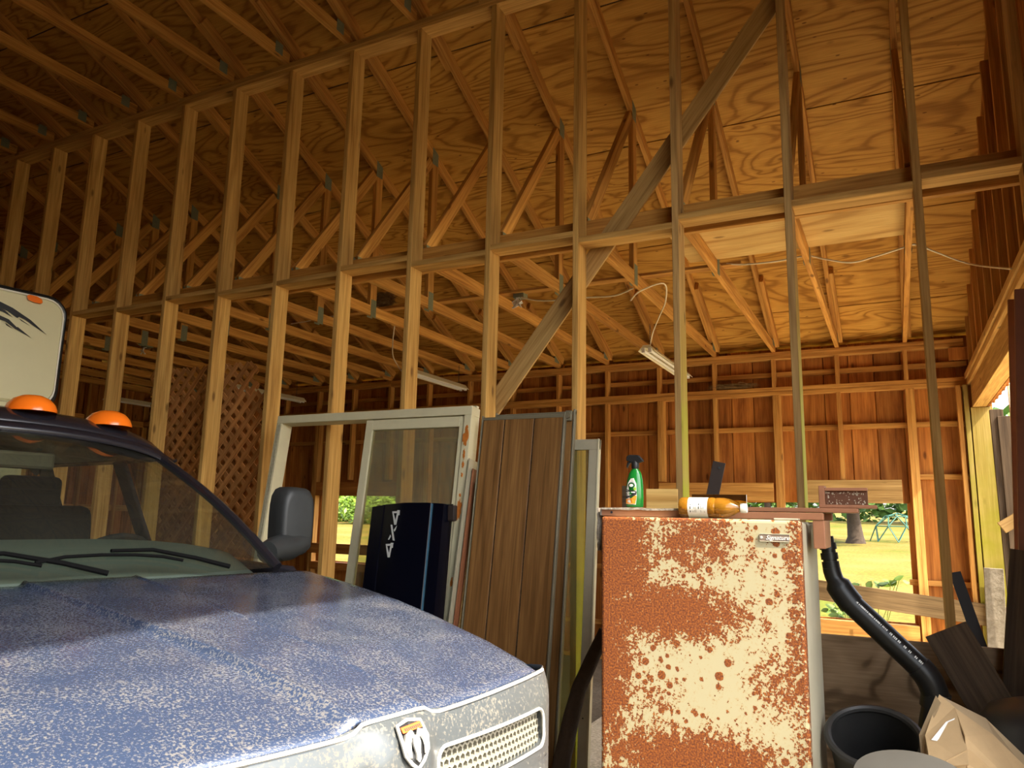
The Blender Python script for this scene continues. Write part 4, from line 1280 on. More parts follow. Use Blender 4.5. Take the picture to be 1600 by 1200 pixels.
# ---- thin sheets in the gap beside the sliding door
for i, (xa, h, nm) in enumerate(((6.112, 1.86, 'thin pale hardboard sheet farthest from the closet door'), (6.128, 1.80, 'thin brown hardboard sheet between two other sheets'), (6.144, 1.72, 'thin grey hardboard sheet touching the closet door edge'))):
    Fs = lean_frame(xa, xa + .01, h, -.50 + .03 * i, -.16 + .02 * i)
    o = pbox(MB(), Fs, 0, .006, 0, h, -.06, .06).build('hardboard_sheet', M[('alu', 'brown_paint', 'weathered')[i]])
    tag(o, nm + ', standing on edge', 'board')
# ---- aluminium storm window
GX0, GX1, GH = 6.27, 6.868, 1.955
Fg = lean_frame(GX0, GX1, GH, -.24, -.048)
gw = GX1 - GX0
sw_ = thing('storm_window', (6.56, -.2, 0), 0, 'tall aluminium storm window with greenish glass, leaning behind the closet doors', 'window')
for nm, a in (('frame_rail', (0, gw, GH - .06, GH)), ('frame_rail', (0, gw, 0, .06)), ('frame_stile', (0, .06, .06, GH - .06)), ('frame_stile', (gw - .062, gw - .012, .06, GH - .06))):
    pbox(MB(), Fg, *a, 0, .022).build(nm, M['alu'], sw_, bevel=.002)
pbox(MB(), Fg, gw - .010, gw, 0, GH, -.006, .028).build('edge_trim', M['alu_cream'], sw_, bevel=.002)
pbox(MB(), Fg, .06, gw - .062, .06, GH - .06, .008, .012).build('pane', M['pane_green'], sw_)
for t in (.78, .66, .50): MB().tube([Fg(gw - .038, t, .022), Fg(gw - .038, t, .0235)], .008 if t == .66 else .004, 10).build('screw', M['steel_dark'], sw_)
# ---- lattice panels behind the studs
def lattice(x0, x1, h, yb, yt, z0, label):
    r = thing('lattice_panel', ((x0 + x1) / 2, yb, z0), 0, label, 'lattice', 'lattice panels behind the studs')
    Fl = lean_frame(x0, x1, h, yb, yt, z0)
    w = x1 - x0
    sp = .122
    for lay, sgn in ((0, -1), (1, 1)):
        c = -h if sgn > 0 else 0.0
        c = (int(c / sp) + .5) * sp
        while c < (w if sgn > 0 else w + h):
            pts = []
            # line s = c + t (sgn>0) or s = c - t, clipped to the sheet
            if sgn > 0: ta, tb = max(0, -c), min(h, w - c)
            else: ta, tb = max(0, c - w), min(h, c)
            if tb - ta > .05:
                sa, sb = (c + ta, c + tb) if sgn > 0 else (c - ta, c - tb)
                beam('strip', Fl(sa, ta, .004 + .0085 * lay), Fl(sb, tb, .004 + .0085 * lay), .040, .008, 'lattice', r, up=Fl(0, 0, 1) - Fl(0, 0, 0))
            c += sp
lattice(2.62, 3.865, 2.44, .62, .27, .262, 'brown wooden diamond lattice panel, the one reaching highest behind the studs')
lattice(2.90, 4.11, 2.44, .50, .215, .0, 'brown wooden diamond lattice panel with a scalloped edge showing beside the sliding door')
o = MB().bx((2.5, .535, 0), (3.95, .93, .232)).build('plank_stack', M['farframe']); tag(o, 'low stack of planks carrying the higher lattice panel', 'planks')

# ---- branch between the doors and the freezer
br = MB().tube([P(945, 985, y=-.42), P(925, 1030, y=-.44), P(905, 1075, y=-.46), P(893, 1120, y=-.48), P(880, 1180, y=-.50), P(868, 1250, y=-.52)], [.028, .034, .036, .040, .042, .044], 12)
br.add([], [])
o = br.build('branch', M['log'], smooth=True); tag(o, 'dark bark-covered branch leaning between the closet doors and rusty freezer', 'branch')
# ---- pale studs and boards seen low between window and freezer
o = beam('board', (6.93, -.05, .80), (7.35, -.05, .80), .02, .28, 'farframe'); tag(o, 'short tan board across the studs beside the storm window', 'board')
o = beam('board', (6.93, -.05, 1.42), (7.60, -.05, 1.42), .02, .22, 'brown_paint'); tag(o, 'short brown board behind the spray bottle', 'board')

# ================================================================== THE RUSTY FREEZER
FX0, FX1, FYF, FZ = 7.300, 8.030, -1.226, 1.52
fr = thing('freezer', ((FX0 + FX1) / 2, -.93, 0), 0, 'old cream upright freezer, its door blotched all over with orange rust', 'freezer')
fb = MB().bx((FX0 + .005, FYF + .062, .03), (FX1 - .003, -.64, FZ - .006))
fb.build('cabinet', M['enamel_side'], fr, bevel=.012, seg=3)
dmb = MB().bx((0, 0, 0), (FX1 - FX0, .055, FZ - .08))
me = bpy.data.meshes.new('door'); me.from_pydata(dmb.v, [], dmb.f)
bm = bmesh.new(); bm.from_mesh(me); bmesh.ops.recalc_face_normals(bm, faces=bm.faces); bm.to_mesh(me); bm.free()
me.materials.append(M['rusty'])
door = bpy.data.objects.new('door', me); COL.objects.link(door); door.parent = fr
door.matrix_basis = MW[fr.name].inverted() @ Matrix.Translation((FX0, FYF, .08))
MW[door.name] = MW[fr.name].copy()
md = door.modifiers.new('bevel', 'BEVEL'); md.width = .012; md.segments = 3
MB().bx((FX0 + .012, FYF + .054, .09), (FX1 - .012, FYF + .064, FZ - .01)).build('gasket', M['black'], fr)
MB().bx((FX0 + .02, FYF + .08, 0), (FX1 - .02, -.68, .04)).build('plinth', M['black'], fr)
MB().bx((FX1 - .09, FYF + .005, FZ - .001), (FX1 - .01, FYF + .075, FZ + .006)).build('hinge', M['alu'], fr, bevel=.002)
ba, bb_ = P(1187, 834, y=FYF), P(1234, 847, y=FYF)
bg = MB().bx((ba.x, FYF - .004, bb_.z), (bb_.x, FYF, ba.z)).build('badge', M['badge'], fr, bevel=.001)
MB().tube([(ba.x, FYF - .004, ba.z), (bb_.x, FYF - .004, ba.z), (bb_.x, FYF - .004, bb_.z), (ba.x, FYF - .004, bb_.z)], .0014, 6, closed=True).build('badge_rim', M['alu'], bg)
cx, cz = (ba.x + bb_.x) / 2, (ba.z + bb_.z) / 2
text_mesh('badge_lettering', 'Signature', .021, M['print_white'], axes_m((1, 0, 0), (0, 0, 1), (cx + .010, FYF - .0048, cz)), fr, shear=.35)
text_mesh('badge_star', '*', .024, M['print_white'], axes_m((1, 0, 0), (0, 0, 1), (cx - .043, FYF - .0048, cz - .004)), fr)

# ---- upturned painted frame lying across the top, ends hanging down past the sides
yf = -1.02
fz0 = FZ
sf = thing('wooden_frame', (7.68, yf, FZ), 0, 'upturned salmon-brown painted wooden frame lying across the freezer top', 'frame')
MB().bx((7.255, -1.10, FZ + .002), (7.735, -1.06, FZ + .032)).build('front_rail', M['salmon_paint'], sf, bevel=.003)
MB().bx((7.70, -1.055, FZ + .002), (8.09, -1.02, FZ + .028)).build('front_rail', M['salmon_paint'], sf, bevel=.003)
MB().bx((7.255, -.80, FZ + .002), (8.10, -.74, FZ + .030)).build('back_rail', M['salmon_paint'], sf, bevel=.003)
MB().bx((7.255, -1.058, FZ + .001), (7.285, -.802, FZ + .03)).build('cross_rail', M['salmon_paint'], sf, bevel=.003)
MB().bx((7.252, -1.06, FZ - .09), (7.29, -1.02, FZ + .001)).build('hanging_end', M['salmon_paint'], sf, bevel=.003)
MB().bx((8.052, -1.05, FZ - .10), (8.092, -.80, FZ + .001)).build('hanging_end', M['salmon_paint'], sf, bevel=.003)
for xx in (7.30, 7.70):
    MB().tube([(xx, -1.1015, FZ + .017), (xx, -1.1005, FZ + .017)], .005, 10).build('screw_hole', M['print'], sf)
o = MB().bx((7.60, -.93, FZ + .031), (8.20, -.80, FZ + .048)).build('painted_board', M['salmon_paint'], bevel=.003); tag(o, 'long salmon-brown board resting on the painted frame', 'board')
# carpet remnant with a hanging flap
cp = MB()
rows = []
random.seed(11)
for i in range(13):
    x = 7.262 + (7.70 - 7.262) * i / 12
    rows.append([(x, yy, FZ + .0335 + random.uniform(0, .004)) for yy in (-1.11, -1.02, -.93, -.86)])
cp.grid(rows)
cp.grid([[(7.262 - .004, yy, FZ + .034 - zz) for yy in (-1.10, -1.0, -.9)] for zz in (0, .03)])
flap = [(7.245, -1.08), (7.24, -.98), (7.243, -.9)]
cp.grid([[(x - .01 * random.random() - .018 * zz, y_, FZ + .034 - zz) for x, y_ in flap] for zz in (0, .05, .10, .15, .17)])
o = cp.build('carpet_remnant', M['carpet'], solid=.008); tag(o, 'grey carpet remnant laid on the freezer with one end hanging down', 'carpet')

# ---- green trigger spray bottle
bc = P(992, 795, y=-1.0); bz = FZ + .040
sb = thing('spray_bottle', (bc.x, -1.0, bz), 0, 'green trigger spray bottle with black nozzle standing on the carpet', 'bottle')
def bsec(w, d, z, dx=0):
    return [Vector((bc.x + dx + w * cos(2 * pi * k_ / 24), -1.0 + d * sin(2 * pi * k_ / 24), bz + z)) for k_ in range(24)]
secs = [bsec(.034, .020, 0), bsec(.0365, .0225, .006), bsec(.0375, .024, .04), bsec(.0365, .023, .08), bsec(.033, .021, .112, .001), bsec(.027, .018, .136, .002), bsec(.019, .015, .150, .003), bsec(.013, .012, .156, .003), bsec(.013, .012, .160, .003)]
mb = MB(); mb.grid([s_ + s_[:1] for s_ in secs]); mb.add(secs[0], [tuple(range(23, -1, -1))]); mb.add(secs[-1], [tuple(range(24))])
body = mb.build('bottle_body', M['green_bottle'], sb, smooth=True)
MB().lathe([(.0145, 0), (.0155, .004), (.0155, .022), (.012, .028), (.010, .034)], 20, Matrix.Translation((bc.x + .003, -1.0, bz + .158))).build('collar', M['black'], sb, smooth=True)
tgm = MB()
tgm.prism([(-.036, .038), (-.034, .056), (-.020, .062), (.018, .060), (.032, .046), (.040, .034), (.026, .030), (.012, .026), (-.008, .026)], -.010, .010, lambda p, q, t: Vector((bc.x + p + .001, -1.0 + t, bz + .154 + q)))
tgm.build('spray_head', M['black'], sb, bevel=.004)
MB().prism([(-.018, .030), (-.030, .026), (-.034, .010), (-.031, .001), (-.026, .010), (-.020, .022), (-.012, .026)], -.007, .007, lambda p, q, t: Vector((bc.x + p, -1.0 + t, bz + .158 + q))).build('trigger', M['black'], sb, bevel=.002)
def onb(p, q, t):            # wraps a label point (metres from bottle centre) on the front of the body
    w, d = .0372, .0236
    a = max(-.97, min(.97, p / w))
    return Vector((bc.x + p, -1.0 - (d + t) * sqrt(1 - a * a) - .0008 - t, bz + q))
def lab(poly, t0, nm, mat):
    pts = []
    n = len(poly)
    for i in range(n):
        a, b = poly[i], poly[(i + 1) % n]
        for j in range(4): pts.append((a[0] + (b[0] - a[0]) * j / 4, a[1] + (b[1] - a[1]) * j / 4))
    MB().prism(pts, t0, t0 + .0005, onb).build(nm, M[mat], body)
cp_ = lambda cx_, cz_, rx, rz, n=16: [(cx_ + rx * cos(2 * pi * k_ / n), cz_ + rz * sin(2 * pi * k_ / n)) for k_ in range(n)]
lab([(-.033, .012), (.012, .010), (.016, .045), (.014, .095), (.004, .118), (-.008, .116), (-.022, .098), (-.033, .06)], .0, 'label_white', 'white')
lab(cp_(-.006, .088, .015, .012), .001, 'label_oval', 'dark_green')
lab(cp_(-.006, .088, .009, .006), .002, 'label_oval_mark', 'white')
lab([(.004, .068), (.014, .070), (.013, .080), (.006, .080)], .001, 'label_lime', 'lime_print')
lab([(-.033, .034), (.014, .050), (.016, .062), (.010, .066), (-.033, .072)], .001, 'label_black', 'print')
lab([(-.033, .014), (.010, .013), (.016, .045), (.008, .046), (-.006, .036), (-.033, .032)], .001, 'label_orange', 'orange_print')
# the label's words cannot be read in the photograph: plain strokes of the same size and place
random.seed(17)
lk = MB()
for (x0, x1, zc, hh) in ((-.031, -.020, .0665, .0022), (-.031, -.012, .0585, .0042), (-.006, .011, .0600, .0050), (-.031, -.010, .0510, .0016), (-.031, -.014, .0465, .0014)):
    x = x0
    while x < x1:
        w_ = random.uniform(.0012, .0026)
        lk.prism([(x, zc - hh / 2), (x + w_, zc - hh / 2), (x + w_, zc + hh / 2), (x, zc + hh / 2)], .0018, .0022, onb)
        x += w_ + .0009
lk.build('label_strokes', M['print_white'], body)

# ---- oil bottle on its side
ob = P(1113, 792, y=-1.13)
oz = FZ + .040
bl_ = thing('oil_bottle', (ob.x, -1.13, FZ), 0, 'clear bottle of amber oil lying on its side with white cap and label', 'bottle')
xa = P(1063, 792, y=-1.13).x; xb = P(1156, 792, y=-1.13).x
Lb = xb - xa
mm = Matrix(((0, 0, 1, xa), (0, 1, 0, -1.13), (-1, 0, 0, oz), (0, 0, 0, 1)))
prof = [(.001, 0), (.034, .001), (.0385, .008), (.0385, .03), (.0375, .034), (.0375, Lb * .50), (.0385, Lb * .53), (.0385, Lb * .58), (.036, Lb * .61), (.038, Lb * .64), (.038, Lb * .74), (.034, Lb * .83), (.026, Lb * .91), (.018, Lb * .96), (.014, Lb), (.014, Lb + .004)]
ob1 = MB().lathe(prof, 32, mm, cap=False).build('bottle_body', M['oil'], bl_, smooth=True)
MB().lathe([(.0382, .036), (.0382, Lb * .5 - .002)], 32, mm, cap=False).build('label', M['paper'], bl_, smooth=True)
MB().lathe([(.001, Lb + .026), (.0165, Lb + .026), (.0175, Lb + .024), (.0175, Lb + .005), (.0165, Lb + .003), (.001, Lb + .003)], 28, mm, cap=False).build('cap', M['white'], bl_, smooth=True, angle=.5)
lt = MB()
random.seed(3)
x = xa + .045
while x < xa + Lb * .5 - .012:
    big = random.random() < .25
    for a0 in (-.5, -.15, .2):
        if random.random() < .85:
            a1 = a0 + random.uniform(.12, .32)
            r_ = .0386
            pts = [Vector((x, -1.13 - r_ * cos(a), oz + r_ * sin(a))) for a in (a0, (a0 + a1) / 2, a1)]
            w_ = .0032 if big else .0011
            lt.grid([[p for p in pts], [p + Vector((w_, 0, 0)) for p in pts]])
    x += .009 if big else .0045
lt.build('label_print', M['print'], bl_)
# ---- oddments behind the bottles
o = MB().bx(P(1010, 798, y=-.84)[:], (P(1058, 764, y=-.84).x, -.826, P(1058, 764, y=-.84).z)).build('plywood_offcut', M['ply_pale']); tag(o, 'small tan plywood offcut standing behind the green spray bottle', 'board')
o = MB().bx(P(972, 797, y=-.86)[:], (P(980, 759, y=-.86).x, -.83, P(980, 759, y=-.86).z)).build('wood_stick', M['dark_plank']); tag(o, 'short dark wooden stick upright behind the spray bottle', 'stick')
pm0, pm1 = P(1082, 800, y=-.95), P(1167, 773, y=-.95)
o = MB().bx((pm0.x, -.956, FZ + .034), (pm1.x, -.95, pm1.z)).build('mirror_strip', M['mirror'], bevel=.001); tag(o, 'strip of mirror glass standing behind the oil bottle', 'mirror')
sa, sb2 = P(1110, 790, y=-.80), P(1124, 722, y=-.80)
o = MB().bar(sa, sb2, .006, .052, up=(1, 0, 0)).build('steel_strap', M['steel_dark'], bevel=.001); tag(o, 'dark brown steel strap leaning up behind the mirror strip', 'strap')
MB().tube([P(1124, 731, y=-.804), P(1124, 731, y=-.807)], .006, 10).build('bolt_hole', M['black'], o)
# old chipped drawer box
dz0 = FZ + .050
da, db = P(1281, 806, y=-.86), P(1355, 764, y=-.86)
dr = thing('drawer_box', ((da.x + db.x) / 2, -.84, dz0), 0, 'small old drawer with chipped brown paint perched over the freezer edge', 'drawer')
MB().bx((da.x, -.87, dz0), (da.x + .022, -.78, db.z + .012)).build('side', M['salmon_paint'], dr, bevel=.002)
MB().bx((da.x + .022, -.855, dz0 + .012), (db.x, -.84, db.z - .008)).build('front', M['chip_paint'], dr, bevel=.002)
MB().bx((da.x + .022, -.87, db.z - .008), (db.x, -.80, db.z + .004)).build('top_rail', M['salmon_paint'], dr, bevel=.002)
MB().bx((da.x + .0, -.88, dz0 - .001), (db.x + .03, -.79, dz0 + .012)).build('bottom_rail', M['salmon_paint'], dr, bevel=.003)
ch = MB(); random.seed(21)
for i in range(70):
    if i < 45:
        px_ = random.uniform(da.x + .024, db.x - .004); pz_ = random.choice([dz0 + .014 + abs(random.gauss(0, .008)), db.z - .012 - abs(random.gauss(0, .005))])
    else: px_, pz_ = random.uniform(da.x + .03, db.x - .01), random.uniform(dz0 + .02, db.z - .014)
    r_ = random.uniform(.001, .0035)
    n = 6
    ch.prism([(px_ + r_ * random.uniform(.5, 1.4) * cos(2 * pi * k_ / n), pz_ + r_ * random.uniform(.5, 1.4) * sin(2 * pi * k_ / n)) for k_ in range(n)], -.8552, -.8556, lambda p, q, t: Vector((p, t, q)))
c_ = ch.build('paint_chips', M['peel_white'], dr); c_['kind'] = 'stuff'

# ================================================================== RIGHT CORNER CLUTTER
pp = thing('drain_pipe', (8.4, -.45, 0), 0, 'black plastic drain pipe with elbows slanting down beside the freezer', 'pipe')
a0, a1, a2, a3, a4, a5 = P(1291, 838, y=-.46), P(1301, 900, y=-.46), P(1325, 938, y=-.46), P(1440, 1046, y=-.46), P(1462, 1090, y=-.45), P(1452, 1160, y=-.43)
R1 = .046
MB().tube([a0, a0 + (a1 - a0) * .9], R1 * .62, 18).build('upper_pipe', M['abs'], pp, smooth=True, angle=.9)
for t in (.25, .5, .72): 
    c = a0 + (a1 - a0) * t; d = (a1 - a0).normalized() * .014
    MB().tube([c - d, c + d], R1 * .76, 18).build('coupling', M['abs'], pp, smooth=True, angle=.9)
def bez(a, b, c, n=8): return [a * (1 - t) ** 2 + b * 2 * t * (1 - t) + c * t * t for t in [i / n for i in range(n + 1)]]
MB().tube(bez(a0 + (a1 - a0) * .8, a1 + (a1 - a0) * .18, a2 + (a3 - a2) * .06), [R1 * .78] * 4 + [R1 * 1.12] * 5, 20).build('elbow', M['abs'], pp, smooth=True, angle=.9)
MB().tube([a2, a3], R1, 24).build('long_pipe', M['abs'], pp, smooth=True, angle=.9)
MB().tube(bez(a3 - (a3 - a2) * .04, a3 + (a3 - a2) * .14, a4), R1 * 1.10, 20).build('elbow', M['abs'], pp, smooth=True, angle=.9)
MB().tube([a4 - (a5 - a4) * .12, a4 + (a5 - a4) * .22], R1 * 1.16, 20).build('coupling', M['abs'], pp, smooth=True, angle=.9)
MB().tube([a4, a5 + (a5 - a4) * ((a5.z - .01) / (a4.z - a5.z))], R1 * 1.0, 20).build('lower_pipe', M['abs'], pp, smooth=True, angle=.9)
dx_ = (a3 - a2).normalized(); vw = (CAM - (a2 + a3) / 2).normalized()
side_ = dx_.cross(vw).normalized(); nn = side_.cross(dx_).normalized()
if nn.dot(vw) < 0: nn = -nn
upd = side_ if side_.z > 0 else -side_
nn2 = (nn * .90 + upd * .42).normalized()
# the printed line is unreadable in the photograph: short strokes, dense at the top, in pairs further down
random.seed(29)
lp_ = (a3 - a2).length; tng = nn2.cross(dx_).normalized()
pk = MB()
def stroke(f, ln, hh):
    c_ = a2 + dx_ * (f * lp_) + nn2 * (R1 + .0004)
    pk.box(tuple(c_), (ln, hh, .0006), Matrix((dx_, tng, nn2)).transposed())
f = .03
while f < .50:
    stroke(f, random.uniform(.003, .007), .007); f += random.uniform(.014, .026)
for f0, n_ in ((.53, 2), (.575, 3), (.64, 2), (.715, 2), (.78, 2), (.86, 2), (.915, 3)):
    for k_ in range(n_): stroke(f0 + k_ * .018, random.uniform(.003, .005), .009)
pk.build('pipe_print', M['print_white'], pp)
# plank, strips and poles
c4 = [P(*q, y=yy) for q, yy in (((1443, 991), -.22), ((1512, 975), -.22), ((1567, 1085), -.27), ((1528, 1117), -.27))]
tp = (c4[0] + c4[1]) / 2; dn = ((c4[2] + c4[3]) / 2 - tp).normalized()
wdv = (c4[1] - c4[0]); wlen = wdv.length * 1.0
o = beam('plank', tp + dn * (-.0), tp + dn * 1.05, .022, wlen * .98, 'dark_plank', up=wdv); tag(o, 'dark brown plank leaning against the plywood skirt beside the drain pipe', 'plank')
o = MB().bar(P(1492, 894, y=.30), P(1545, 1045, y=.22), .006, .05, up=(1, 0, 0)).build('flat_bar', M['black']); tag(o, 'black flat bar standing slanted behind the dark plank', 'bar')
o = beam('dark_post', P(1594, 860, y=-.10), P(1580, 1130, y=-.19), .03, .075, 'dark_plank', up=(1, 0, 0)); tag(o, 'nearly black board leaning at the doorway edge', 'board')
for (pa_, pb_, yy, w_, lb) in (((1582, 468), (1592, 800), 8.93, .045, 'narrow red-brown painted board upright in the end doorway'), ((1599, 452), (1606, 830), 8.90, .07, 'wider red-brown painted board upright in the end doorway')):
    A_ = P(*pa_, x=yy); B_ = P(*pb_, y=A_.y)
    B2 = A_ + (B_ - A_) * (A_.z / (A_.z - B_.z))
    o = beam('painted_board', A_, B2, .02, w_, 'brown_paint', up=(1, 0, 0)); tag(o, lb, 'board')
# weathered gate outside the doorway
gt = thing('old_gate', (9.45, 3.3, 0), 0, 'weathered wooden gate with peeling white edge standing just outside the end doorway', 'gate')
beam('gate_stile', P(1556, 640, y=3.75), P(1598, 1060, y=3.75), .05, .10, 'dark_plank', gt, up=(1, 0, 0))
beam('gate_edge', P(1583, 600, y=3.55), P(1628, 1060, y=3.55), .05, .085, 'peel_white', gt, up=(1, 0, 0))
beam('gate_board', P(1575, 650, y=3.72), P(1615, 1060, y=3.72), .02, .16, 'dark_plank', gt, up=(1, 0, 0))
beam('gate_rail', P(1565, 825, y=3.60), P(1625, 790, y=3.60), .05, .10, 'weathered', gt)
o = beam('split_block', P(1552, 888, y=3.86), P(1560, 1035, y=3.86), .05, .145, 'grey_old', up=(1, 0, 0)); tag(o, 'short weathered split plank fixed to the door jamb below the rail', 'plank')

# tubs, lid and carton
def tub(name, c, r, h, tilt, label, spin=0.0, rimw=.014):
    mm = Matrix.Translation(c) @ Matrix.Rotation(spin, 4, 'Z') @ Matrix.Rotation(tilt, 4, 'X')
    r_ = thing(name, tuple(c), 0, label, 'tub')
    MB().lathe([(.001, -h), (r * .80, -h), (r * .985, 0), (r * .97, 0), (r * .785, -h + .008), (.001, -h + .008)], 48, mm, cap=False).build('tub_wall', M['tub'], r_, smooth=True, angle=.6)
    MB().tube([mm @ Vector((r * 1.0 * cos(2 * pi * k_ / 48), r * 1.0 * sin(2 * pi * k_ / 48), 0)) for k_ in range(48)], rimw, 8, closed=True).build('rim', M['tub'], r_, smooth=True)
    return mm
c1 = P(1366, 1152, y=-.86)
tub('plant_tub', c1, (P(1440, 1152, y=-.86).x - P(1292, 1152, y=-.86).x) / 2, .34, radians(26), 'open round black tub tipped forward beside the freezer')
c2 = P(1668, 1205, y=-.72)
mm2 = Matrix.Translation(c2)
ub = thing('upturned_tub', tuple(c2), 0, 'upturned dark grey round tub behind the cardboard carton', 'tub')
MB().lathe([(.245, -.60), (.24, -.3), (.232, -.08), (.215, .0), (.18, .045), (.11, .07), (.001, .075)], 48, Matrix.Translation(P(1640, 1132, y=-.645)), cap=False).build('tub_shell', M['tub'], ub, smooth=True, angle=1.0)
lid = P(1425, 1222, y=-1.47)
lm_ = Matrix.Translation(lid) @ Matrix.Rotation(radians(14), 4, 'X')
o = MB().lathe([(.140, -.30), (.150, -.02), (.155, .0), (.150, .011), (.11, .017), (.001, .019)], 48, lm_, cap=False).build('grey_pail', M['grey_lid'], smooth=True, angle=.7)
tag(o, 'grey lidded pail in front of the black tub', 'pail')
cb = thing('cardboard_carton', tuple(P(1520, 1190, y=-1.05)), 0, 'torn open cardboard carton with a strip of tape before the tubs', 'carton')
def cpoly(pts, nm, mat, th=.004):
    q = [P(a, b, y=c) for a, b, c in pts]
    MB().add(q, [tuple(range(len(q)))]).build(nm, M[mat], cb, solid=th)
cpoly([(1462, 1087, -1.00), (1470, 1098, -1.02), (1446, 1150, -1.04), (1455, 1196, -1.06), (1440, 1190, -1.06), (1436, 1148, -1.03)], 'flap_edge', 'cardboard_in')
cpoly([(1468, 1086, -.98), (1492, 1106, -1.0), (1512, 1172, -1.12), (1514, 1196, -1.16), (1455, 1200, -1.16), (1446, 1150, -1.06)], 'side_panel', 'cardboard')
cpoly([(1492, 1106, -1.0), (1552, 1148, -.98), (1620, 1215, -.98), (1620, 1260, -1.05), (1514, 1240, -1.16), (1508, 1150, -1.10)], 'front_panel', 'cardboard')
cpoly([(1468, 1086, -.98), (1540, 1122, -.92), (1600, 1180, -.90), (1640, 1250, -.90), (1620, 1215, -.98), (1552, 1148, -.98), (1492, 1106, -1.0)], 'torn_flap', 'cardboard_in')
cpoly([(1514, 1170, -1.125), (1590, 1240, -1.08), (1600, 1290, -1.2), (1455, 1290, -1.25), (1455, 1200, -1.165)], 'lower_panel', 'cardboard')
cpoly([(1492, 1122, -1.035), (1490, 1130, -1.04), (1464, 1158, -1.085), (1455, 1156, -1.085), (1478, 1128, -1.04)], 'tape', 'white', .001)

# ================================================================== UNDER THE SIDE BAY ROOF
# ---- shop lights hung from the bottom chords
def shop_light(x, ya, yb, z, label, chain_top=3.25, tilt=0.0):
    r = thing('shop_light', (x, (ya + yb) / 2, z), 0, label, 'light fixture', 'hanging shop lights')
    zz = lambda y: z - tilt * (y - ya)
    h = MB()
    prof = [(-.075, -.022), (-.045, .012), (-.030, .030), (.030, .030), (.045, .012), (.075, -.022), (.073, -.026), (.043, .006), (-.043, .006), (-.073, -.026)]
    h.prism(prof, ya, yb, lambda p, q, t: Vector((x + p, t, zz(t) + q)))
    h.build('reflector', M['fixture'], r)
    for s_ in (-1, 1):
        MB().tube([(x + s_ * .030, ya + .03, zz(ya) - .018), (x + s_ * .030, yb - .03, zz(yb) - .018)], .013, 12).build('tube', M['white'], r, smooth=True, angle=.9)
        for yy in (ya + .015, yb - .015):
            MB().bx((x + s_ * .030 - .015, yy - .012, zz(yy) - .036), (x + s_ * .030 + .015, yy + .012, zz(yy) + .006)).build('lamp_holder', M['white'], r)
    for yy in (ya + .12, yb - .12):
        ch = MB()
        n = int((chain_top - zz(yy) - .03) / .022)
        for i in range(n):
            zc = zz(yy) + .04 + i * .022
            a = 0 if i % 2 else pi / 2
            pts = [Vector((x + .006 * cos(t_) * cos(a), yy + .006 * cos(t_) * sin(a), zc + .014 * sin(t_))) for t_ in [2 * pi * k_ / 8 for k_ in range(8)]]
            ch.tube(pts, .0018, 4, closed=True)
        if n > 0: ch.build('chain', M['wire_dark'], r)
    return r
l1 = shop_light(6.43, 2.30, 3.70, 3.00, 'cream twin-tube shop light hanging behind the mossy stud')
l2 = shop_light(3.80, 2.42, 3.58, 3.00, 'cream twin-tube shop light hanging above the sliding door')
l3 = shop_light(1.18, 2.50, 3.70, 3.00, 'cream twin-tube shop light hanging by the lattice panels')
l4 = shop_light(-1.0, 2.35, 3.60, 2.95, 'cream twin-tube shop light deep in the bay beyond the amber roof lights')
def cable(name, pts, r, mat, label, cat='cable', sub=6):
    q = [Vector(p) for p in pts]
    out = []
    for i in range(len(q) - 1):
        p0 = q[max(i - 1, 0)]; p1 = q[i]; p2 = q[i + 1]; p3 = q[min(i + 2, len(q) - 1)]
        for j in range(sub):
            t = j / sub
            out.append(.5 * ((2 * p1) + (p2 - p0) * t + (2 * p0 - 5 * p1 + 4 * p2 - p3) * t * t + (3 * p1 - p0 - 3 * p2 + p3) * t ** 3))
    out.append(q[-1])
    o = MB().tube(out, r, 6).build(name, M[mat], smooth=True)
    return tag(o, label, cat)
cable('cable', [P(985, 470, y=1.30), P(1000, 455, y=1.35), P(1037, 443, y=1.40), P(1040, 470, y=1.6), P(1030, 495, y=2.0), P(1020, 520, y=2.25), P(1015, 545, y=2.38)], .006, 'wire_white', 'cream cable dropping from the rafters to a shop light')
cable('cable', [P(815, 465, y=1.33), P(850, 470, y=1.33), P(915, 465, y=1.33), P(960, 462, y=1.33), P(990, 450, y=1.33)], .006, 'wire_white', 'cream cable sagging from the junction box along the runner board')
cable('cable', [P(1135, 412, y=1.33), P(1165, 413, y=1.33), P(1215, 408, y=1.33), P(1260, 400, y=1.33), P(1290, 405, y=1.33), P(1330, 410, y=1.33), P(1370, 400, y=1.30), P(1408, 388, y=1.25), P(1430, 382, y=1.25), P(1460, 393, y=1.25), P(1500, 408, x=8.84), P(1530, 415, x=8.93), P(1580, 420, x=8.955)], .006, 'wire_white', 'long cream cable looping under the plywood to the end wall')
cable('cable', [P(617, 506, y=1.62), P(614, 530, y=1.8), P(614, 556, y=2.2), P(622, 572, y=2.44), P(627, 580, y=2.50)], .006, 'wire_white', 'cream cable hanging to the shop light above the sliding door')
cable('cable', [P(455, 506, y=1.5), P(480, 502, y=1.5), P(520, 494, y=1.5), P(572, 488, y=1.5)], .005, 'wire_white', 'thin cream cable running between the bottom chords')
jb = thing('junction_box', tuple(P(812, 464, y=1.38)), 0, 'grey junction box with loose white wires below the runner board', 'electrical box')
c = P(813, 463, y=1.40)
MB().bx((c.x - .05, c.y - .04, c.z - .02), (c.x + .05, c.y + .04, c.z + .045)).build('box_body', M['galv'], jb, bevel=.004)
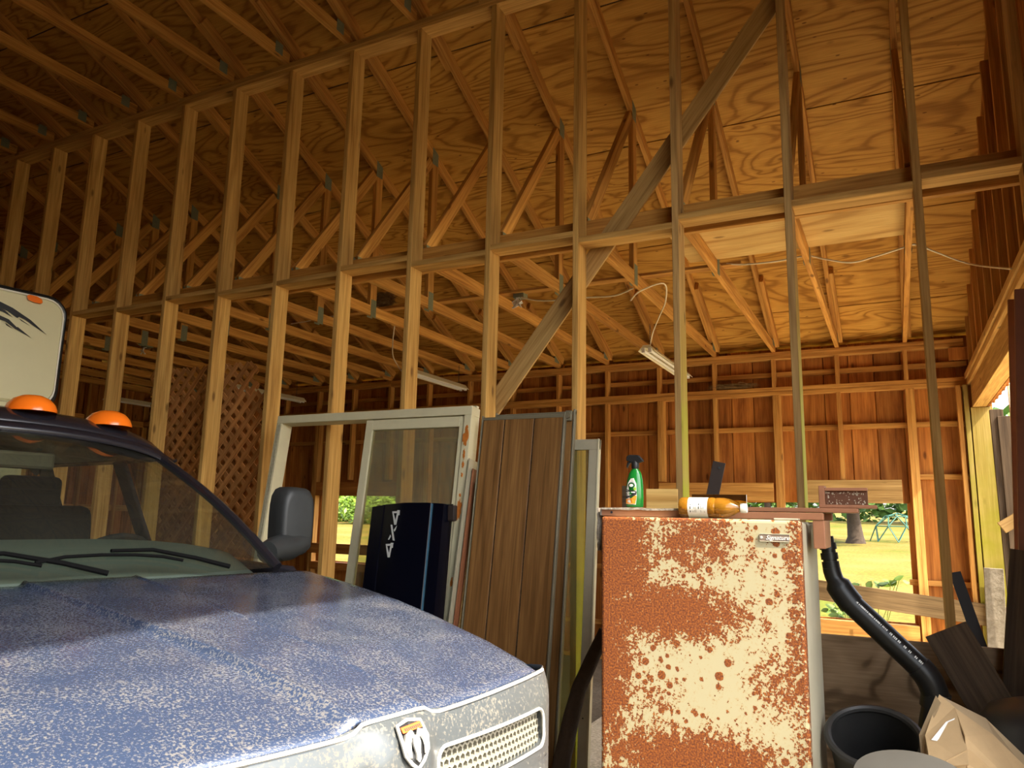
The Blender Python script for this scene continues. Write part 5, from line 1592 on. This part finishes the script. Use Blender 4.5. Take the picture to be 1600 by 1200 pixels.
for i in range(6):
    random.seed(40 + i)
    MB().tube([c + Vector((random.uniform(-.03, .03), -.03, -.01)), c + Vector((random.uniform(-.05, .05), -.05, -.06)), c + Vector((random.uniform(-.05, .05), -.05, -.11)), c + Vector((random.uniform(-.04, .05), -.04, -.07))], .006, 5).build('loose_wire', M['white'], jb, smooth=True)
c = P(230, 542, y=1.3)
jb2 = thing('junction_box', tuple(c), 0, 'small junction box with loose wires among the dark rafters behind the studs', 'electrical box')
MB().bx((c.x - .05, c.y - .04, c.z - .01), (c.x + .05, c.y + .04, c.z + .05)).build('box_body', M['galv'], jb2, bevel=.004)
for i in range(4):
    random.seed(60 + i)
    MB().tube([c + Vector((random.uniform(-.03, .03), -.03, -.01)), c + Vector((random.uniform(-.05, .05), -.05, -.05)), c + Vector((random.uniform(-.05, .05), -.05, -.09))], .006, 5).build('loose_wire', M['white'], jb2, smooth=True)
# ---- runner board and stored plywood lying on the bottom chords
o = beam('runner_board', (3.75, 1.37, 3.351), (7.43, 1.37, 3.351), .09, .022, 'truss'); tag(o, 'long flat board laid across the bottom chords, junction box below it', 'board')
o = MB().bx((7.10, .60, 3.341), (8.50, 1.18, 3.353)); o = o.build('stored_plywood', M['ply_pale']); tag(o, 'pale plywood sheet stored flat on the bottom chords by the end wall', 'plywood')
# ---- nests
def nest(c, rx, ry, rz, n, label, seed):
    random.seed(seed)
    mb = MB()
    for i in range(n):
        a = random.uniform(0, 2 * pi); b = random.uniform(-1, 1)
        p = Vector((c[0] + rx * cos(a) * sqrt(random.random()), c[1] + ry * sin(a) * sqrt(random.random()), c[2] + rz * b))
        d = Vector((-sin(a) * rx + random.gauss(0, .5) * rx, cos(a) * ry + random.gauss(0, .4) * ry, random.gauss(0, .35) * rz))
        d.normalize(); ln = random.uniform(.25, .6) * max(rx, ry)
        mb.tube([p - d * ln, p + Vector((0, 0, .004)), p + d * ln], [.0012, .0022, .001], 4)
    o = mb.build('bird_nest', M['nest']); return tag(o, label, 'nest')
nest((4.22, 1.36, 3.438), .13, .06, .055, 420, 'dark round bird nest on the runner board', 3)
c = P(1145, 601, y=4.06)
nest((c.x, 4.045, 2.912), .20, .03, .025, 200, 'flat straw bird nest on the far wall plate', 4)
# dark box corner behind the brace
# ---- gable bits: odd pale block in the far corner, fence slat in the window
# ================================================================== OUTDOORS
random.seed(9)
def leaf_cloud(mb, c, r, n, size):
    for i in range(n):
        while True:
            p = Vector((random.uniform(-1, 1), random.uniform(-1, 1), random.uniform(-1, 1)))
            if .35 < p.length < 1: break
        p = Vector((c[0] + p.x * r[0], c[1] + p.y * r[1], c[2] + p.z * r[2]))
        a = Vector((random.gauss(0, 1), random.gauss(0, 1), random.gauss(0, .5))).normalized()
        b = a.orthogonal().normalized(); b = (b + a.cross(b) * random.uniform(-1, 1)).normalized()
        s_ = size * random.uniform(.5, 1.3)
        mb.add([p - a * s_, p + b * s_ * .45, p + a * s_, p - b * s_ * .45], [(0, 1, 2, 3)])
def tree(x, y, trunk_r, h, crown, n, label, mat='leaf_far', cz=None, leaf=.35, trunk_mat='bark'):
    z = gz(x, y)
    r = thing('tree', (x, y, z), 0, label, 'tree')
    pts = [(x, y, z - .2), (x + .02, y, z + .25), (x - .03, y, z + 1.0), (x + .05, y, z + h * .5), (x, y, z + h * .8)]
    MB().tube(pts, [trunk_r * 1.9, trunk_r * 1.25, trunk_r, trunk_r * .75, trunk_r * .3], 14).build('trunk', M[trunk_mat], r, smooth=True)
    mb = MB()
    cz_ = z + (cz if cz else h * .65)
    for i in range(9):
        a = random.uniform(0, 2 * pi); q = random.uniform(.1, .6)
        leaf_cloud(mb, (x + crown[0] * q * cos(a), y + crown[1] * q * sin(a), cz_ + random.uniform(-.5, .5) * crown[2]), (crown[0] * .55, crown[1] * .55, crown[2] * .5), n // 9, leaf)
    o = mb.build('crown', M[mat], r); o['kind'] = 'stuff'
    return r
tp_ = P(1336, 838, y=29)
tree(tp_.x, 29, .24, 11, (4.5, 4.5, 4.0), 5200, 'big shade tree with a flared trunk on the dry lawn', cz=5.1, leaf=.30)
spots = [(-30, 40, 9, 'broad bushy tree at the lawn edge seen through the sliding door'), (-22, 44, 8, 'round leafy tree behind the lawn, beside the broad bushy one'), (-14, 43, 10, 'tall leafy tree at the far lawn edge'), (-6, 46, 9, 'leafy tree standing between the tall tree and the spreading one'), (0.5, 50, 10, 'spreading tree at the back of the lawn'), (11.5, 53, 9, 'leafy tree directly behind the climbing dome'), (21.5, 46, 10, 'leafy tree beyond the end doorway'), (31, 32, 9, 'lone leafy tree past the end doorway')]
for (x, y, h, lb) in spots:
    tree(x, y, .22, h, (4.8, 3.2, 4.2), 3000, lb, cz=h * .45, leaf=.42)
# low shrubs at the lawn's edge
for i, (x, y, r_, lb) in enumerate(((-20, 33, 2.0, 'low rounded shrub at the lawn edge, the widest of three'), (-15.5, 31, 1.4, 'low rounded shrub at the lawn edge, middle of three'), (-24, 35, 1.7, 'low rounded shrub at the lawn edge under the bushy tree'))):
    mb = MB(); leaf_cloud(mb, (x, y, gz(x, y) + r_ * .5), (r_, r_, r_ * .6), 1400, .18)
    o = mb.build('shrub', M['leaf']); tag(o, lb, 'shrub')
# climbing dome
dc = P(1404, 846, y=31)
dm = thing('climbing_dome', (dc.x, 31, gz(dc.x, 31)), 0, 'teal tube climbing dome standing on the lawn', 'climbing frame')
rD = 1.05
ringA = [Vector((dc.x + rD * cos(2 * pi * k_ / 8), 31 + rD * sin(2 * pi * k_ / 8), gz(dc.x, 31))) for k_ in range(8)]
ringB = [Vector((dc.x + rD * .82 * cos(2 * pi * (k_ + .5) / 8), 31 + rD * .82 * sin(2 * pi * (k_ + .5) / 8), gz(dc.x, 31) + .62)) for k_ in range(8)]
ringC = [Vector((dc.x + rD * .42 * cos(2 * pi * k_ / 8), 31 + rD * .42 * sin(2 * pi * k_ / 8), gz(dc.x, 31) + 1.02)) for k_ in range(8)]
apx = Vector((dc.x, 31, gz(dc.x, 31) + 1.15))
for k_ in range(8):
    for p, q in ((ringA[k_], ringB[k_]), (ringA[k_], ringB[k_ - 1]), (ringB[k_], ringB[k_ - 1]), (ringB[k_], ringC[k_]), (ringB[k_], ringC[(k_ + 1) % 8]), (ringC[k_], ringC[k_ - 1]), (ringC[k_], apx)):
        MB().tube([p, q], .022, 5).build('tube_strut', M['teal'], dm)
# vine growing up at the window
def vine(name, base, leaves, label, size, seed):
    random.seed(seed)
    r = thing(name, tuple(base), 0, label, 'plant')
    for i, (px_, py_, yy) in enumerate(leaves):
        c = P(px_, py_, y=yy)
        st = MB().tube([Vector(base) + Vector((random.uniform(-.1, .1), 0, 0)), (Vector(base) + c) / 2 + Vector((random.uniform(-.06, .06), random.uniform(-.05, .05), .05)), c], .003, 5)
        st.build('stem', M['leaf'], r)
        for k_ in range(3):
            a = Vector((random.gauss(0, 1), random.gauss(0, .4) - .2, random.gauss(0, .5))).normalized()
            nrm = Vector((random.gauss(0, .4), -.6, .7)).normalized()
            b = nrm.cross(a).normalized()
            s_ = size * random.uniform(.7, 1.25)
            o_ = c + Vector((random.uniform(-.03, .03), random.uniform(-.03, .03), random.uniform(-.02, .02)))
            prof = [(0, 0), (.22, .26), (.55, .36), (.82, .22), (1.05, 0), (.82, -.22), (.55, -.36), (.22, -.26)]
            vs = [o_ + a * (p * s_) + b * (q * s_) + nrm * (.06 * s_ * (1 - abs(q) * 3)) for p, q in prof]
            MB().add(vs, [(0, 1, 2), (0, 2, 3), (0, 3, 4), (0, 4, 5), (0, 5, 6), (0, 6, 7)]).build('leaf', M['leaf'], r, smooth=True)
lv = [(1312, 905, 4.5), (1318, 912, 4.5), (1345, 912, 4.55), (1360, 908, 4.55), (1372, 914, 4.5), (1392, 908, 4.55), (1405, 906, 4.5), (1398, 916, 4.5)]
vine('vine', (8.05, 4.6, .05), lv, 'leafy green vine with its tips above the window rail', .085, 12)
lv2 = [(random.uniform(1290, 1350), random.uniform(945, 985), random.uniform(4.5, 4.8)) for i in range(12)]
vine('ground_plant', (7.85, 4.7, .05), lv2, 'leafy green plant filling the window below the rail', .09, 13)
lv3 = [(1315, 985, 4.35), (1330, 992, 4.35), (1345, 986, 4.35), (1355, 995, 4.35)]
vine('ground_plant', (7.95, 4.35, .05), lv3, 'small leafy sprig poking up at the window sill board', .07, 14)

random.seed(33)
for i, (x0, x1, lb) in enumerate(((-45, -12, 'long dense green hedge behind the trees seen through the sliding door'), (-10, 12, 'long dense green hedge at the back of the dry lawn behind the dome'), (14, 44, 'long dense green hedge beyond the end doorway'))):
    mb = MB()
    n = int((x1 - x0) / 1.6)
    for k_ in range(n):
        x = x0 + (x1 - x0) * (k_ + .5) / n
        leaf_cloud(mb, (x, 58, gz(x, 58) + 1.6), (1.6, 1.2, 2.0), 170, .42)
    tag(mb.build('hedge', M['leaf_far']), lb, 'hedge')
